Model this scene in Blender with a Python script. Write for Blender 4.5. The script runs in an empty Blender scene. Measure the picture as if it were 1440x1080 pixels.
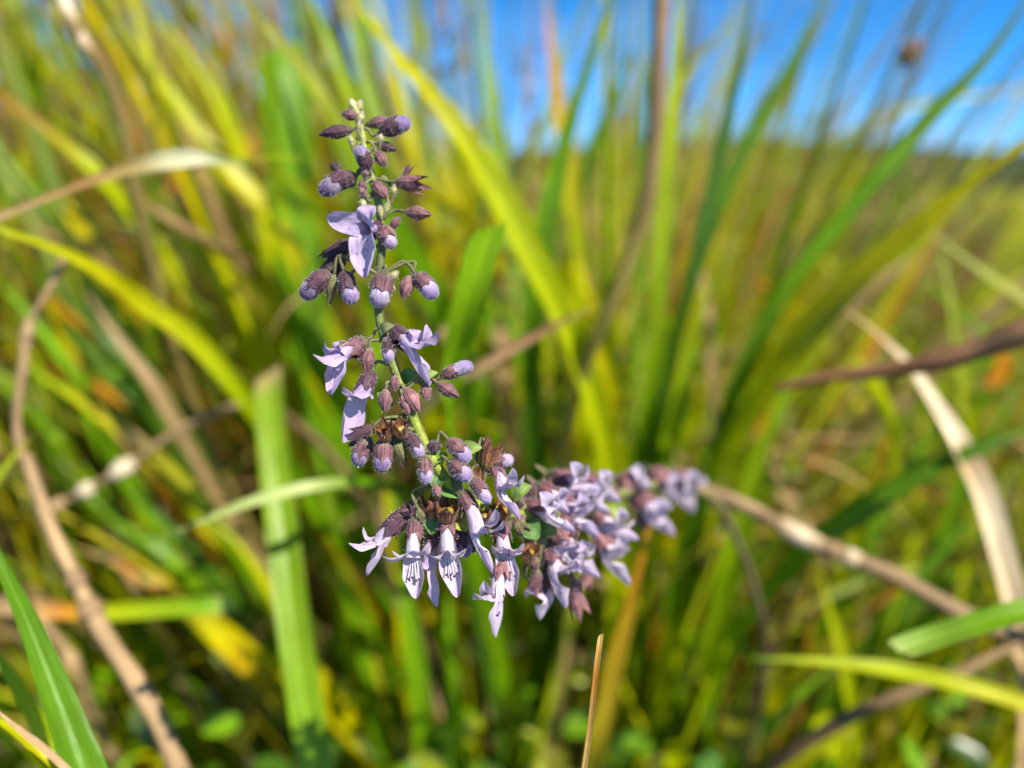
import bpy, math, random
import numpy as np
from mathutils import Vector, Matrix, noise

R = random.Random(7)
NR = np.random.default_rng(11)
S = bpy.context.scene
COL = S.collection

# ------------------------------------------------------------------ camera
H, PITCH, FPX = 0.42, math.radians(14.2), 1088.0
FOCUS = 0.1195
cam_d = bpy.data.cameras.new('camera')
cam = bpy.data.objects.new('camera', cam_d)
COL.objects.link(cam)
cam.location = (0, 0, H)
cam.rotation_euler = (math.pi / 2 - PITCH, 0, 0)
cam_d.sensor_width = 36
cam_d.lens = 36 * FPX / 1440
cam_d.clip_start, cam_d.clip_end = 0.005, 3000
cam_d.dof.use_dof = True
cam_d.dof.focus_distance = FOCUS
cam_d.dof.aperture_fstop = cam_d.lens / 4.1
S.camera = cam

# ------------------------------------------------------------------ sky, sun, exposure
SUN = Vector((0.50, -0.44, 0.75)).normalized()        # towards the sun
W = bpy.data.worlds.new('World')
S.world = W
W.use_nodes = True
nt = W.node_tree
nt.nodes.clear()
sky = nt.nodes.new('ShaderNodeTexSky')
sky.sky_type = 'NISHITA'
sky.sun_disc = False
sky.sun_elevation = math.asin(SUN.z)
sky.sun_rotation = math.atan2(SUN.x, SUN.y)
sky.air_density, sky.dust_density, sky.ozone_density = 0.32, 0.0, 5.0
bg = nt.nodes.new('ShaderNodeBackground')
bg.inputs['Strength'].default_value = 0.15
hs = nt.nodes.new('ShaderNodeHueSaturation')
hs.inputs['Saturation'].default_value = 1.24
hs.inputs['Hue'].default_value = 0.492
wo = nt.nodes.new('ShaderNodeOutputWorld')
nt.links.new(sky.outputs[0], hs.inputs['Color'])
tc = nt.nodes.new('ShaderNodeTexCoord')
cmap = nt.nodes.new('ShaderNodeMapping')
cmap.inputs['Scale'].default_value = (1.2, 1.2, 4.0)
cn = nt.nodes.new('ShaderNodeTexNoise')
cn.inputs['Scale'].default_value, cn.inputs['Detail'].default_value, cn.inputs['Roughness'].default_value = 2.3, 6.0, .62
cr = nt.nodes.new('ShaderNodeMapRange')
cr.inputs[1].default_value, cr.inputs[2].default_value, cr.inputs[3].default_value, cr.inputs[4].default_value = .45, .85, 0.0, .16
cm = nt.nodes.new('ShaderNodeMix')
cm.data_type = 'RGBA'
cm.inputs['B'].default_value = (5.2, 5.6, 6.2, 1)
nt.links.new(tc.outputs['Generated'], cmap.inputs['Vector'])
nt.links.new(cmap.outputs[0], cn.inputs['Vector'])
nt.links.new(cn.outputs['Fac'], cr.inputs[0])
nt.links.new(cr.outputs[0], cm.inputs['Factor'])
nt.links.new(hs.outputs[0], cm.inputs['A'])
nt.links.new(cm.outputs['Result'], bg.inputs[0])
nt.links.new(bg.outputs[0], wo.inputs[0])
sl = bpy.data.lights.new('sun', 'SUN')
sl.energy, sl.angle, sl.color = 4.6, math.radians(0.53), (1.0, 0.94, 0.82)
so = bpy.data.objects.new('sun', sl)
COL.objects.link(so)
so.rotation_euler = SUN.to_track_quat('Z', 'Y').to_euler()
S.view_settings.view_transform = 'Standard'
S.view_settings.look = 'None'
S.view_settings.exposure = 1.08
S.view_settings.gamma = 1.0
S.view_settings.use_curve_mapping = False
S.cycles.use_denoising = True
S.cycles.max_bounces = 8
S.cycles.transmission_bounces = 6
S.cycles.sample_clamp_indirect = 6

# ------------------------------------------------------------------ helpers
RIGHT = Vector((1, 0, 0))
UP = Vector((0, math.sin(PITCH), math.cos(PITCH)))
FWD = Vector((0, math.cos(PITCH), -math.sin(PITCH)))
CAM = Vector((0, 0, H))


def at(x, y, d):
    """point seen at (x, y) of a 1440x1080 frame, d metres along the view axis"""
    return CAM + FWD * d + RIGHT * ((x - 720) * d / FPX) + UP * ((540 - y) * d / FPX)


class MB:
    def __init__(s):
        s.v, s.f, s.c, s.b = [], [], [], []

    def grid(s, rows, cols, bcs=None, closed=False):
        n0 = len(s.v)
        m = len(rows[0])
        for i, r in enumerate(rows):
            for j, p in enumerate(r):
                s.v.append(tuple(p))
                s.c.append(cols(i / (len(rows) - 1), j / max(1, m - 1)) if callable(cols) else cols)
                s.b.append((j / max(1, m - (0 if closed else 1)), i / (len(rows) - 1), 0) if bcs is None else bcs(i / (len(rows) - 1), j / max(1, m - 1)))
        for i in range(len(rows) - 1):
            for j in range(m if closed else m - 1):
                k = (j + 1) % m
                s.f.append((n0 + i * m + j, n0 + i * m + k, n0 + (i + 1) * m + k, n0 + (i + 1) * m + j))

    def tri(s, a, b, c, col):
        n = len(s.v)
        s.v += [tuple(a), tuple(b), tuple(c)]
        s.c += [col] * 3
        s.b += [(0, 0, 0), (1, 0, 0), (.5, 1, 0)]
        s.f.append((n, n + 1, n + 2))

    def build(s, name, mat, parent=None, org=(0, 0, 0), smooth=True):
        return mesh_obj(name, np.array(s.v) - np.array(org), s.f, s.c, s.b, mat, parent, smooth)


def mesh_obj(name, v, f, c, b, mat, parent=None, smooth=True):
    me = bpy.data.meshes.new(name)
    me.from_pydata(v.tolist() if hasattr(v, 'tolist') else v, [], f)
    ca = me.attributes.new('tint', 'FLOAT_COLOR', 'POINT')
    cc = np.ones((len(v), 4), np.float32)
    cc[:, :3] = np.array(c, np.float32).reshape(-1, 3)
    ca.data.foreach_set('color', cc.ravel())
    ba = me.attributes.new('coord', 'FLOAT_VECTOR', 'POINT')
    ba.data.foreach_set('vector', np.array(b, np.float32).ravel())
    if smooth:
        me.polygons.foreach_set('use_smooth', [True] * len(me.polygons))
    me.materials.append(mat)
    me.update()
    o = bpy.data.objects.new(name, me)
    COL.objects.link(o)
    if parent:
        o.parent = parent
    return o


def tag(o, label=None, cat=None, group=None, kind=None):
    for k, v in (('label', label), ('category', cat), ('group', group), ('kind', kind)):
        if v:
            o[k] = v
    return o


def empty(name, loc):
    o = bpy.data.objects.new(name, None)
    o.empty_display_size = 0.01
    COL.objects.link(o)
    o.location = loc
    return o


def spline(pts, n, vis=None, share=.72):
    """smooth curve through pts, n samples; with vis, the first vis points get most of the samples"""
    m = len(pts)
    L = [0.0]
    for i in range(m - 1):
        L.append(L[-1] + max(1e-7, (pts[i + 1] - pts[i]).length))
    T = []
    for i in range(m):
        if i == 0:
            T.append((pts[1] - pts[0]) / (L[1] - L[0]))
        elif i == m - 1:
            T.append((pts[-1] - pts[-2]) / (L[-1] - L[-2]))
        else:
            h0, h1 = L[i] - L[i - 1], L[i + 1] - L[i]
            T.append(((pts[i] - pts[i - 1]) / h0 * h1 + (pts[i + 1] - pts[i]) / h1 * h0) / (h0 + h1))
    if vis and vis < m:
        k = int(n * share)
        S_ = [L[vis - 1] * i / (k - 1) for i in range(k)] + [L[vis - 1] + (L[-1] - L[vis - 1]) * (i + 1) / (n - k) for i in range(n - k)]
    else:
        S_ = [L[-1] * i / (n - 1) for i in range(n)]
    out = []
    for s in S_:
        i = 0
        while i < m - 2 and L[i + 1] < s:
            i += 1
        h = L[i + 1] - L[i]
        t = (s - L[i]) / h
        out.append(pts[i] * (2 * t ** 3 - 3 * t * t + 1) + T[i] * h * (t ** 3 - 2 * t * t + t) + pts[i + 1] * (3 * t * t - 2 * t ** 3) + T[i + 1] * h * (t ** 3 - t * t))
    return out


def tangents(c):
    n = len(c)
    return [(c[min(n - 1, i + 1)] - c[max(0, i - 1)]).normalized() for i in range(n)]


def ramp(stops, t):
    if not isinstance(stops[0], tuple) or not isinstance(stops[0][1], (tuple, list)):
        return stops
    if t <= stops[0][0]:
        return stops[0][1]
    for (a, ca), (b, cb) in zip(stops, stops[1:]):
        if t <= b:
            k = (t - a) / max(1e-6, b - a)
            return tuple(x + (y - x) * k for x, y in zip(ca, cb))
    return stops[-1][1]


def mix(a, b, k):
    return tuple(x + (y - x) * k for x, y in zip(a, b))


def tube(mb, pts, rad, col, sides=8, ncv=None, flat=1.0, cap=True, ref=None, ridge=0, raw=False):
    c = spline(pts, ncv or max(6, len(pts) * 5)) if (len(pts) > 2 or ncv) and not raw else pts
    tg = tangents(c)
    a = ref or Vector((0.31, 0.2, 0.93))
    a = (a - tg[0] * a.dot(tg[0])).normalized()
    rows = []
    n = len(c)
    for i, (p, t) in enumerate(zip(c, tg)):
        a = (a - t * a.dot(t)).normalized()
        b = t.cross(a)
        r = rad(i / (n - 1)) if callable(rad) else rad
        rows.append([p + (a * math.cos(q) + b * math.sin(q) * flat) * r * (1 + ridge * math.cos(q * 5))
                     for q in (2 * math.pi * j / sides for j in range(sides))])
    if cap:
        rows = [[c[0]] * sides] + rows + [[c[-1]] * sides]
    mb.grid(rows, (lambda u, v: ramp(col, u)) if isinstance(col[0], tuple) else col, closed=True)
    return c


# ------------------------------------------------------------------ materials
def new_mat(name):
    m = bpy.data.materials.new(name)
    m.use_nodes = True
    n = m.node_tree
    n.nodes.clear()
    return m, n, n.nodes, n.links


def nd(ns, t, **kw):
    n = ns.new(t)
    for k, v in kw.items():
        if k in n.inputs:
            n.inputs[k].default_value = v
        else:
            setattr(n, k, v)
    return n


def sheet_mat(name, trans=0.35, rough=0.42, stripe=60.0, stripe_amt=0.25, spec=0.4, patch=60, bump=0.25, tsat=(1.1, 1.05, 0.6), sheen=0.0, patch_amt=.2, spots=0.0):
    """thin vegetable sheet: parallel veins, blotches, light through the leaf"""
    m, t, ns, lk = new_mat(name)
    tint = nd(ns, 'ShaderNodeAttribute', attribute_name='tint')
    co = nd(ns, 'ShaderNodeAttribute', attribute_name='coord')
    mp = nd(ns, 'ShaderNodeMapping')
    mp.inputs['Scale'].default_value = (stripe, 3.0, 1)
    lk.new(co.outputs['Vector'], mp.inputs['Vector'])
    n1 = nd(ns, 'ShaderNodeTexNoise', Scale=1.0, Detail=2.0)
    lk.new(mp.outputs[0], n1.inputs['Vector'])
    geo = nd(ns, 'ShaderNodeNewGeometry')
    n2 = nd(ns, 'ShaderNodeTexNoise', Scale=float(patch), Detail=4.0, Roughness=0.65)
    lk.new(geo.outputs['Position'], n2.inputs['Vector'])
    mr = nd(ns, 'ShaderNodeMapRange')
    mr.inputs[1].default_value, mr.inputs[2].default_value = .3, .7
    mr.inputs[3].default_value, mr.inputs[4].default_value = 1 - stripe_amt, 1 + stripe_amt
    lk.new(n1.outputs['Fac'], mr.inputs[0])
    mr2 = nd(ns, 'ShaderNodeMapRange')
    mr2.inputs[1].default_value, mr2.inputs[2].default_value = .3, .7
    mr2.inputs[3].default_value, mr2.inputs[4].default_value = 1 - patch_amt, 1 + patch_amt
    lk.new(n2.outputs['Fac'], mr2.inputs[0])
    mu = nd(ns, 'ShaderNodeMath', operation='MULTIPLY')
    lk.new(mr.outputs[0], mu.inputs[0])
    lk.new(mr2.outputs[0], mu.inputs[1])
    vm = nd(ns, 'ShaderNodeVectorMath', operation='SCALE')
    lk.new(tint.outputs['Color'], vm.inputs[0])
    lk.new(mu.outputs[0], vm.inputs['Scale'])
    base = vm.outputs[0]
    if spots:
        mq = nd(ns, 'ShaderNodeMapping')
        mq.inputs['Scale'].default_value = (3.5, 9.0, 1)
        lk.new(co.outputs['Vector'], mq.inputs['Vector'])
        n3 = nd(ns, 'ShaderNodeTexNoise', Scale=1.0, Detail=5.0, Roughness=.7)
        lk.new(mq.outputs[0], n3.inputs['Vector'])
        sr = nd(ns, 'ShaderNodeMapRange')
        sr.inputs[1].default_value, sr.inputs[2].default_value = .60, .70
        sr.inputs[3].default_value, sr.inputs[4].default_value = 0, spots
        lk.new(n3.outputs['Fac'], sr.inputs[0])
        sm = nd(ns, 'ShaderNodeMix', data_type='RGBA')
        sm.inputs['B'].default_value = (.30, .17, .05, 1)
        lk.new(sr.outputs[0], sm.inputs['Factor'])
        lk.new(vm.outputs[0], sm.inputs['A'])
        base = sm.outputs['Result']
    vt = nd(ns, 'ShaderNodeVectorMath', operation='MULTIPLY')
    vt.inputs[1].default_value = tsat
    lk.new(base, vt.inputs[0])
    bp = nd(ns, 'ShaderNodeBump', Strength=bump, Distance=0.0003)
    lk.new(n1.outputs['Fac'], bp.inputs['Height'])
    p = nd(ns, 'ShaderNodeBsdfPrincipled', Roughness=rough)
    p.inputs['Specular IOR Level'].default_value = spec
    if sheen:
        p.inputs['Sheen Weight'].default_value = sheen
    lk.new(base, p.inputs['Base Color'])
    lk.new(bp.outputs[0], p.inputs['Normal'])
    tr = nd(ns, 'ShaderNodeBsdfTranslucent')
    lk.new(vt.outputs[0], tr.inputs['Color'])
    mx = nd(ns, 'ShaderNodeMixShader', Fac=trans)
    lk.new(p.outputs[0], mx.inputs[1])
    lk.new(tr.outputs[0], mx.inputs[2])
    o = nd(ns, 'ShaderNodeOutputMaterial')
    lk.new(mx.outputs[0], o.inputs[0])
    return m


M_LEAF = sheet_mat('grass_leaf', trans=.42, rough=.36, spec=.28, spots=.5)
M_GRASS = sheet_mat('grass_mass', trans=.46, rough=.5, stripe=20, spec=.10, spots=.4)
M_DRY = sheet_mat('dry_straw', trans=.12, rough=.6, stripe=45, stripe_amt=.5, bump=.6, spec=.25, tsat=(1, .9, .7))
M_CALYX = sheet_mat('calyx_skin', trans=.15, rough=.6, stripe=34, stripe_amt=.4, spec=.3, patch=900, bump=.5, tsat=(1.1, .8, .8), sheen=.05, patch_amt=.6)
M_GREEN = sheet_mat('green_tissue', trans=.25, rough=.55, stripe=16, stripe_amt=.25, spec=.3, patch=700, bump=.5)
M_STEM = sheet_mat('stem_skin', trans=.0, rough=.6, stripe=12, stripe_amt=.35, spec=.3, patch=1200, bump=.6, patch_amt=.4)
M_HAIR = sheet_mat('plant_hair', trans=.45, rough=.4, stripe=1, stripe_amt=0, tsat=(1, 1, 1), patch_amt=0)
M_NUT = sheet_mat('nutlet_skin', trans=.0, rough=.35, stripe=8, stripe_amt=.2, spec=.5, patch=900)
M_BULB = sheet_mat('bud_petal', trans=.25, rough=.6, stripe=22, stripe_amt=.22, spec=.25, patch=1100, bump=.3, tsat=(1, .85, 1.1), sheen=.5, patch_amt=.25)
M_UNDER = sheet_mat('undergrowth_leaf', trans=.3, rough=.3, stripe=5, stripe_amt=.15, spec=.6)


def petal_mat(name, dots):
    m, t, ns, lk = new_mat(name)
    tint = nd(ns, 'ShaderNodeAttribute', attribute_name='tint')
    co = nd(ns, 'ShaderNodeAttribute', attribute_name='coord')
    sx = nd(ns, 'ShaderNodeSeparateXYZ')
    lk.new(co.outputs['Vector'], sx.inputs[0])
    mp = nd(ns, 'ShaderNodeMapping')
    mp.inputs['Scale'].default_value = (16, 1.7, 1)
    lk.new(co.outputs['Vector'], mp.inputs['Vector'])
    n1 = nd(ns, 'ShaderNodeTexNoise', Scale=1.0, Detail=3.0)
    lk.new(mp.outputs[0], n1.inputs['Vector'])
    # violet veins
    vr = nd(ns, 'ShaderNodeMapRange')
    vr.inputs[1].default_value, vr.inputs[2].default_value = .53, .68
    vr.inputs[3].default_value, vr.inputs[4].default_value = 0, .60
    lk.new(n1.outputs['Fac'], vr.inputs[0])
    m1 = nd(ns, 'ShaderNodeMix', data_type='RGBA')
    m1.inputs['B'].default_value = (.27, .16, .46, 1)
    lk.new(vr.outputs[0], m1.inputs['Factor'])
    lk.new(tint.outputs['Color'], m1.inputs['A'])
    col = m1.outputs['Result']
    if dots:
        geo = nd(ns, 'ShaderNodeNewGeometry')
        vo = nd(ns, 'ShaderNodeTexVoronoi', Scale=1150.0)
        lk.new(geo.outputs['Position'], vo.inputs['Vector'])
        dr = nd(ns, 'ShaderNodeMapRange')
        dr.inputs[1].default_value, dr.inputs[2].default_value = .36, .22
        lk.new(vo.outputs['Distance'], dr.inputs[0])
        # only where coord.z marks the guide area
        ml = nd(ns, 'ShaderNodeMath', operation='MULTIPLY')
        sc_ = nd(ns, 'ShaderNodeSeparateColor')
        lk.new(vo.outputs['Color'], sc_.inputs[0])
        gt = nd(ns, 'ShaderNodeMath', operation='GREATER_THAN')
        gt.inputs[1].default_value = .38
        lk.new(sc_.outputs[0], gt.inputs[0])
        m0 = nd(ns, 'ShaderNodeMath', operation='MULTIPLY')
        lk.new(dr.outputs[0], m0.inputs[0])
        lk.new(gt.outputs[0], m0.inputs[1])
        wb = nd(ns, 'ShaderNodeTexNoise', Scale=1500.0)
        lk.new(geo.outputs['Position'], wb.inputs['Vector'])
        wv = nd(ns, 'ShaderNodeVectorMath', operation='SCALE')
        wv.inputs['Scale'].default_value = .0006
        lk.new(wb.outputs['Color'], wv.inputs[0])
        wa = nd(ns, 'ShaderNodeVectorMath', operation='ADD')
        lk.new(geo.outputs['Position'], wa.inputs[0])
        lk.new(wv.outputs[0], wa.inputs[1])
        lk.new(wa.outputs[0], vo.inputs['Vector'])
        lk.new(m0.outputs[0], ml.inputs[0])
        lk.new(sx.outputs['Z'], ml.inputs[1])
        m2 = nd(ns, 'ShaderNodeMix', data_type='RGBA')
        m2.inputs['B'].default_value = (.055, .025, .16, 1)
        lk.new(ml.outputs[0], m2.inputs['Factor'])
        lk.new(col, m2.inputs['A'])
        col = m2.outputs['Result']
    bp = nd(ns, 'ShaderNodeBump', Strength=.6, Distance=0.0003)
    lk.new(n1.outputs['Fac'], bp.inputs['Height'])
    p = nd(ns, 'ShaderNodeBsdfPrincipled', Roughness=.5)
    p.inputs['Specular IOR Level'].default_value = .3
    p.inputs['Sheen Weight'].default_value = .2
    lk.new(col, p.inputs['Base Color'])
    lk.new(bp.outputs[0], p.inputs['Normal'])
    tr = nd(ns, 'ShaderNodeBsdfTranslucent')
    lk.new(col, tr.inputs['Color'])
    mx = nd(ns, 'ShaderNodeMixShader', Fac=.42)
    lk.new(p.outputs[0], mx.inputs[1])
    lk.new(tr.outputs[0], mx.inputs[2])
    o = nd(ns, 'ShaderNodeOutputMaterial')
    lk.new(mx.outputs[0], o.inputs[0])
    return m


M_PETAL = petal_mat('lilac_petal', True)


def ground_mat():
    m, t, ns, lk = new_mat('meadow_ground')
    geo = nd(ns, 'ShaderNodeNewGeometry')
    n1 = nd(ns, 'ShaderNodeTexNoise', Scale=35.0, Detail=6.0)
    n2 = nd(ns, 'ShaderNodeTexNoise', Scale=.35, Detail=5.0)
    n3 = nd(ns, 'ShaderNodeTexNoise', Scale=4.0, Detail=5.0)
    for n in (n1, n2, n3):
        lk.new(geo.outputs['Position'], n.inputs['Vector'])
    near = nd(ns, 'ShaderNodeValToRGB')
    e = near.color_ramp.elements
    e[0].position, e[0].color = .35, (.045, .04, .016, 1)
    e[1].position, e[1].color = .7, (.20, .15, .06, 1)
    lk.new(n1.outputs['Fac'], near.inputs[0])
    far = nd(ns, 'ShaderNodeValToRGB')
    e = far.color_ramp.elements
    e[0].position, e[0].color = .3, (.20, .22, .008, 1)
    e[1].position, e[1].color = .68, (.40, .36, .015, 1)
    lk.new(n2.outputs['Fac'], far.inputs[0])
    m3 = nd(ns, 'ShaderNodeMix', data_type='RGBA')
    lk.new(n3.outputs['Fac'], m3.inputs['Factor'])
    m3.inputs['B'].default_value = (.26, .30, .010, 1)
    lk.new(far.outputs[0], m3.inputs['A'])
    ln = nd(ns, 'ShaderNodeSeparateXYZ')
    lk.new(geo.outputs['Position'], ln.inputs[0])
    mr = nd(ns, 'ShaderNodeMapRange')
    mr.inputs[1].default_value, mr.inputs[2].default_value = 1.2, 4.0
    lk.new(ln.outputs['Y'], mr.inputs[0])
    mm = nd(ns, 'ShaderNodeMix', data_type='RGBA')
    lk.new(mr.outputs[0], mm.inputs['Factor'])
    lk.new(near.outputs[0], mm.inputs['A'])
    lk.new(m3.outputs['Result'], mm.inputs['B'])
    bp = nd(ns, 'ShaderNodeBump', Strength=.8, Distance=.01)
    lk.new(n1.outputs['Fac'], bp.inputs['Height'])
    p = nd(ns, 'ShaderNodeBsdfPrincipled', Roughness=.95)
    p.inputs['Specular IOR Level'].default_value = .1
    lk.new(mm.outputs['Result'], p.inputs['Base Color'])
    lk.new(bp.outputs[0], p.inputs['Normal'])
    o = nd(ns, 'ShaderNodeOutputMaterial')
    lk.new(p.outputs[0], o.inputs[0])
    return m


def hill_mat():
    m, t, ns, lk = new_mat('wooded_hill')
    geo = nd(ns, 'ShaderNodeNewGeometry')
    n1 = nd(ns, 'ShaderNodeTexNoise', Scale=.25, Detail=6.0)
    lk.new(geo.outputs['Position'], n1.inputs['Vector'])
    cr = nd(ns, 'ShaderNodeValToRGB')
    e = cr.color_ramp.elements
    e[0].position, e[0].color = .35, (.010, .020, .012, 1)
    e[1].position, e[1].color = .72, (.055, .065, .032, 1)
    lk.new(n1.outputs['Fac'], cr.inputs[0])
    p = nd(ns, 'ShaderNodeBsdfPrincipled', Roughness=.95)
    p.inputs['Specular IOR Level'].default_value = .1
    lk.new(cr.outputs[0], p.inputs['Base Color'])
    o = nd(ns, 'ShaderNodeOutputMaterial')
    lk.new(p.outputs[0], o.inputs[0])
    return m


# ------------------------------------------------------------------ palette (linear base colours)
LIME = (.37, .42, .001)
YEL = (.47, .42, .001)
GREEN = (.13, .27, .002)
BRIGHT = (.17, .34, .006)
PALEG = (.34, .40, .10)
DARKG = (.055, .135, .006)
OLIVE = (.24, .23, .008)
TAN = (.40, .26, .125)
CREAM = (.62, .50, .33)
BROWN = (.13, .075, .038)
RUST = (.24, .10, .045)
ORANGE = (.50, .20, .012)
STRAW = (.50, .36, .12)

# ------------------------------------------------------------------ the setting: ground, far hill
gm = ground_mat()
ys = [-3, -1, 0, .5, 1, 2, 4, 8, 16, 32, 64, 128, 260, 600, 1500]
xs = [-1500, -400, -120, -40, -15, -6, -3, -1.5, -.7, 0, .7, 1.5, 3, 6, 15, 40, 120, 400, 1500]
g = MB()
g.grid([[(x, y, -.02 + .012 * math.sin(3 * x + 1) * math.cos(2 * y) if abs(x) < 4 and y < 4 else -.02) for x in xs] for y in ys], (1, 1, 1))
gr = g.build('ground', gm)
tag(gr, 'brown soil and meadow ground under the grass running to the far ridge', None, None, 'structure')
g = MB()
rows = []
for k in range(9):
    t = k / 8
    row = []
    for i in range(90):
        x = -260 + 520 * i / 89
        hh = (8.6 + 1.2 * math.sin(x * .03 + .4) + .9 * noise.noise(Vector((x * .06, 1.3, 0))) + .9 * noise.noise(Vector((x * .3, 4.3, 0))) + .8 * abs(noise.noise(Vector((x * .9, 7.3, 0))))) * (.55 + .45 * min(1, max(0, (x + 30) / 50)))
        row.append((x, 120 + 46 * t, -.4 + hh * math.sin(t * math.pi * .55) / math.sin(.55 * math.pi) + .35 * noise.noise(Vector((x * .35, t * 14, 2)))))
    rows.append(row)
rows.append([(p[0], 260, -1) for p in rows[-1]])
g.grid(rows, (1, 1, 1))
tag(g.build('hill', hill_mat()), 'low dark green wooded ridge on the horizon behind the meadow', None, None, 'structure')


# ------------------------------------------------------------------ grass mass (nobody could count it)
def grass_mass(name, base, az, length, lean, curl, width, tint, label, mat=M_GRASS, seg=9, z0=None, dmin=.25):
    N = len(base)
    t = np.linspace(0, 1, seg + 1)
    ang = lean[:, None] + curl[:, None] * (t[None, :] ** 1.4)          # angle from the vertical
    step = (length / seg)[:, None]
    dr = np.sin(ang) * step
    dz = np.cos(ang) * step
    r = np.cumsum(dr, 1) - dr[:, :1]
    z = np.cumsum(dz, 1) - dz[:, :1]
    wav = (NR.normal(0, 1, (N, 1)) * np.sin(t[None, :] * (3 + 3 * NR.random((N, 1))) + NR.random((N, 1)) * 6)) * .02 * length[:, None]
    ca, sa = np.cos(az)[:, None], np.sin(az)[:, None]
    x = base[:, 0:1] + ca * r - sa * wav
    y = base[:, 1:2] + sa * r + ca * wav
    zz = (0 if z0 is None else z0[:, None]) + z - .02
    dep = y * math.cos(PITCH) - (zz - H) * math.sin(PITCH)
    ok = (dep.min(1) > dmin) | (zz.max(1) < .12)
    az, width, tint, base, N = az[ok], width[ok], tint[ok], base[ok], int(ok.sum())
    x, y, zz, length = x[ok], y[ok], zz[ok], length[ok]
    tw = az[:, None] + NR.normal(0, .5, (N, 1)) + NR.normal(0, .9, (N, 1)) * t[None, :]
    prof = np.minimum(1, .55 + 1.6 * t) * np.clip((1 - t) * 2.2, .04, 1)
    hw = .5 * width[:, None] * prof[None, :]
    lx, ly = -np.sin(tw) * hw, np.cos(tw) * hw
    A = np.stack([x - lx, y - ly, zz], -1)
    C = np.stack([x + lx, y + ly, zz], -1)
    B = np.stack([x, y, zz], -1)
    B[..., 0] += np.cos(tw) * hw * .35
    B[..., 1] += np.sin(tw) * hw * .35
    V = np.stack([A, B, C], 2)                                          # N, seg+1, 3, 3
    idx = np.arange(N * (seg + 1) * 3).reshape(N, seg + 1, 3)
    q = np.stack([idx[:, :-1, :-1], idx[:, :-1, 1:], idx[:, 1:, 1:], idx[:, 1:, :-1]], -1).reshape(-1, 4)
    c = np.repeat(tint[:, None, :], seg + 1, 1)
    tip = np.clip((t[None, :, None] - .72) / .28, 0, 1) * NR.random((N, 1, 1)) * .8
    c = c * (1 - tip) + np.array(STRAW)[None, None, :] * tip
    lowb = np.clip((.2 - t[None, :, None]) / .2, 0, 1) * .5
    c = c * (1 - lowb) + np.array(TAN)[None, None, :] * .6 * lowb
    c = np.repeat(c[:, :, None, :], 3, 2).reshape(-1, 3)
    b = np.zeros((N, seg + 1, 3, 3))
    b[..., 0] = np.array([0, .5, 1])[None, None, :] + NR.random((N, 1, 1)) * 20
    b[..., 1] = t[None, :, None] * 3
    o = mesh_obj(name, V.reshape(-1, 3), q.tolist(), c, b.reshape(-1, 3), mat)
    tag(o, label, 'grass', None, 'stuff')
    return o


PAL = np.array([LIME, YEL, GREEN, BRIGHT, DARKG, OLIVE, TAN, BROWN, ORANGE, PALEG])


def tints(N, p):
    k = NR.choice(len(PAL), N, p=np.array(p) / sum(p))
    return PAL[k] * NR.uniform(.78, 1.32, (N, 1)) * NR.uniform(.92, 1.08, (N, 3))


def fan_az(x, y, spread=1.0):
    """blades lean away from the middle of the tussock: left ones to the left, right ones to the right"""
    N = len(x)
    mean = np.where(x < .03, math.pi, 0.0)
    return mean + NR.normal(0, spread, N)


# near tussock behind the flower
def patch(N, y0, y1, xl, xr, lmin, lmax, wmin, wmax, p, label, pw=1.0, lean_s=.28, curl_s=.5, right_scale=1.0, gap=None, tk=1.0):
    y = y0 + (y1 - y0) * NR.random(N) ** pw
    x = y * NR.uniform(xl, xr, N)
    if gap is not None:
        keep = gap(x, y)
        x, y = x[keep], y[keep]
        N = len(x)
    cl = np.stack([np.round(x / .05) * .05, np.round(y / .05) * .05], 1)
    if y1 < 4:
        x = x * .5 + cl[:, 0] * .5
        y = y * .5 + cl[:, 1] * .5
    L = NR.uniform(lmin, lmax, N)
    L = np.where(x > .10 * y + .02, L * right_scale, L)
    return grass_mass('grass', np.stack([x, y], 1), fan_az(x, y, .9), L, np.abs(NR.normal(np.clip(np.abs(x - .03) / y * .75, 0, .5) if y1 < 2.3 else .05, lean_s, N)), np.abs(NR.normal(.35, curl_s, N)),
                      NR.uniform(wmin, wmax, N), tints(N, p) * tk, label)


#            LIME YEL GREEN BRIGHT DARK OLIVE TAN BROWN ORANGE PALE
patch(1700, .31, .62, -1.0, 1.0, .20, .46, .004, .010, [30, 22, 14, 14, 6, 8, 10, 2, 4, 5], 'tall grass of the tussock just behind the lilac flower spike', right_scale=.80)
patch(1150, .36, .85, -1.0, .22, .46, .74, .005, .011, [34, 26, 9, 12, 3, 8, 12, 3, 4, 8], 'taller grass blades reaching the sky left of and behind the spike', lean_s=.35)
patch(3200, .6, 1.7, -1.0, 1.0, .28, .50, .005, .011, [32, 26, 10, 10, 4, 8, 16, 2, 4, 10], 'thick meadow grass a step behind the flower', right_scale=.78)
patch(2600, .8, 2.2, -1.0, .42, .44, .76, .005, .011, [32, 26, 8, 10, 3, 8, 18, 3, 4, 10], 'tall seeding meadow grass behind the flower on the left', lean_s=.35)
patch(1500, .45, 1.5, -1.0, -.06, .60, .98, .005, .012, [24, 22, 9, 8, 6, 14, 22, 8, 5, 8], 'tallest withering grass standing at the upper left', lean_s=.4)
patch(260, 1.1, 2.2, .22, .55, .44, .58, .006, .012, [26, 18, 16, 8, 2, 10, 12, 2, 2, 26], 'pale taller grass clumps standing before the ridge', lean_s=.25)
patch(5600, 1.6, 6, -.95, .95, .20, .40, .006, .013, [38, 38, 8, 8, 2, 5, 7, 1, 2, 9], 'sunlit yellow green meadow grass beyond the tussocks', pw=1.5, tk=1.15, right_scale=.85)
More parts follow.
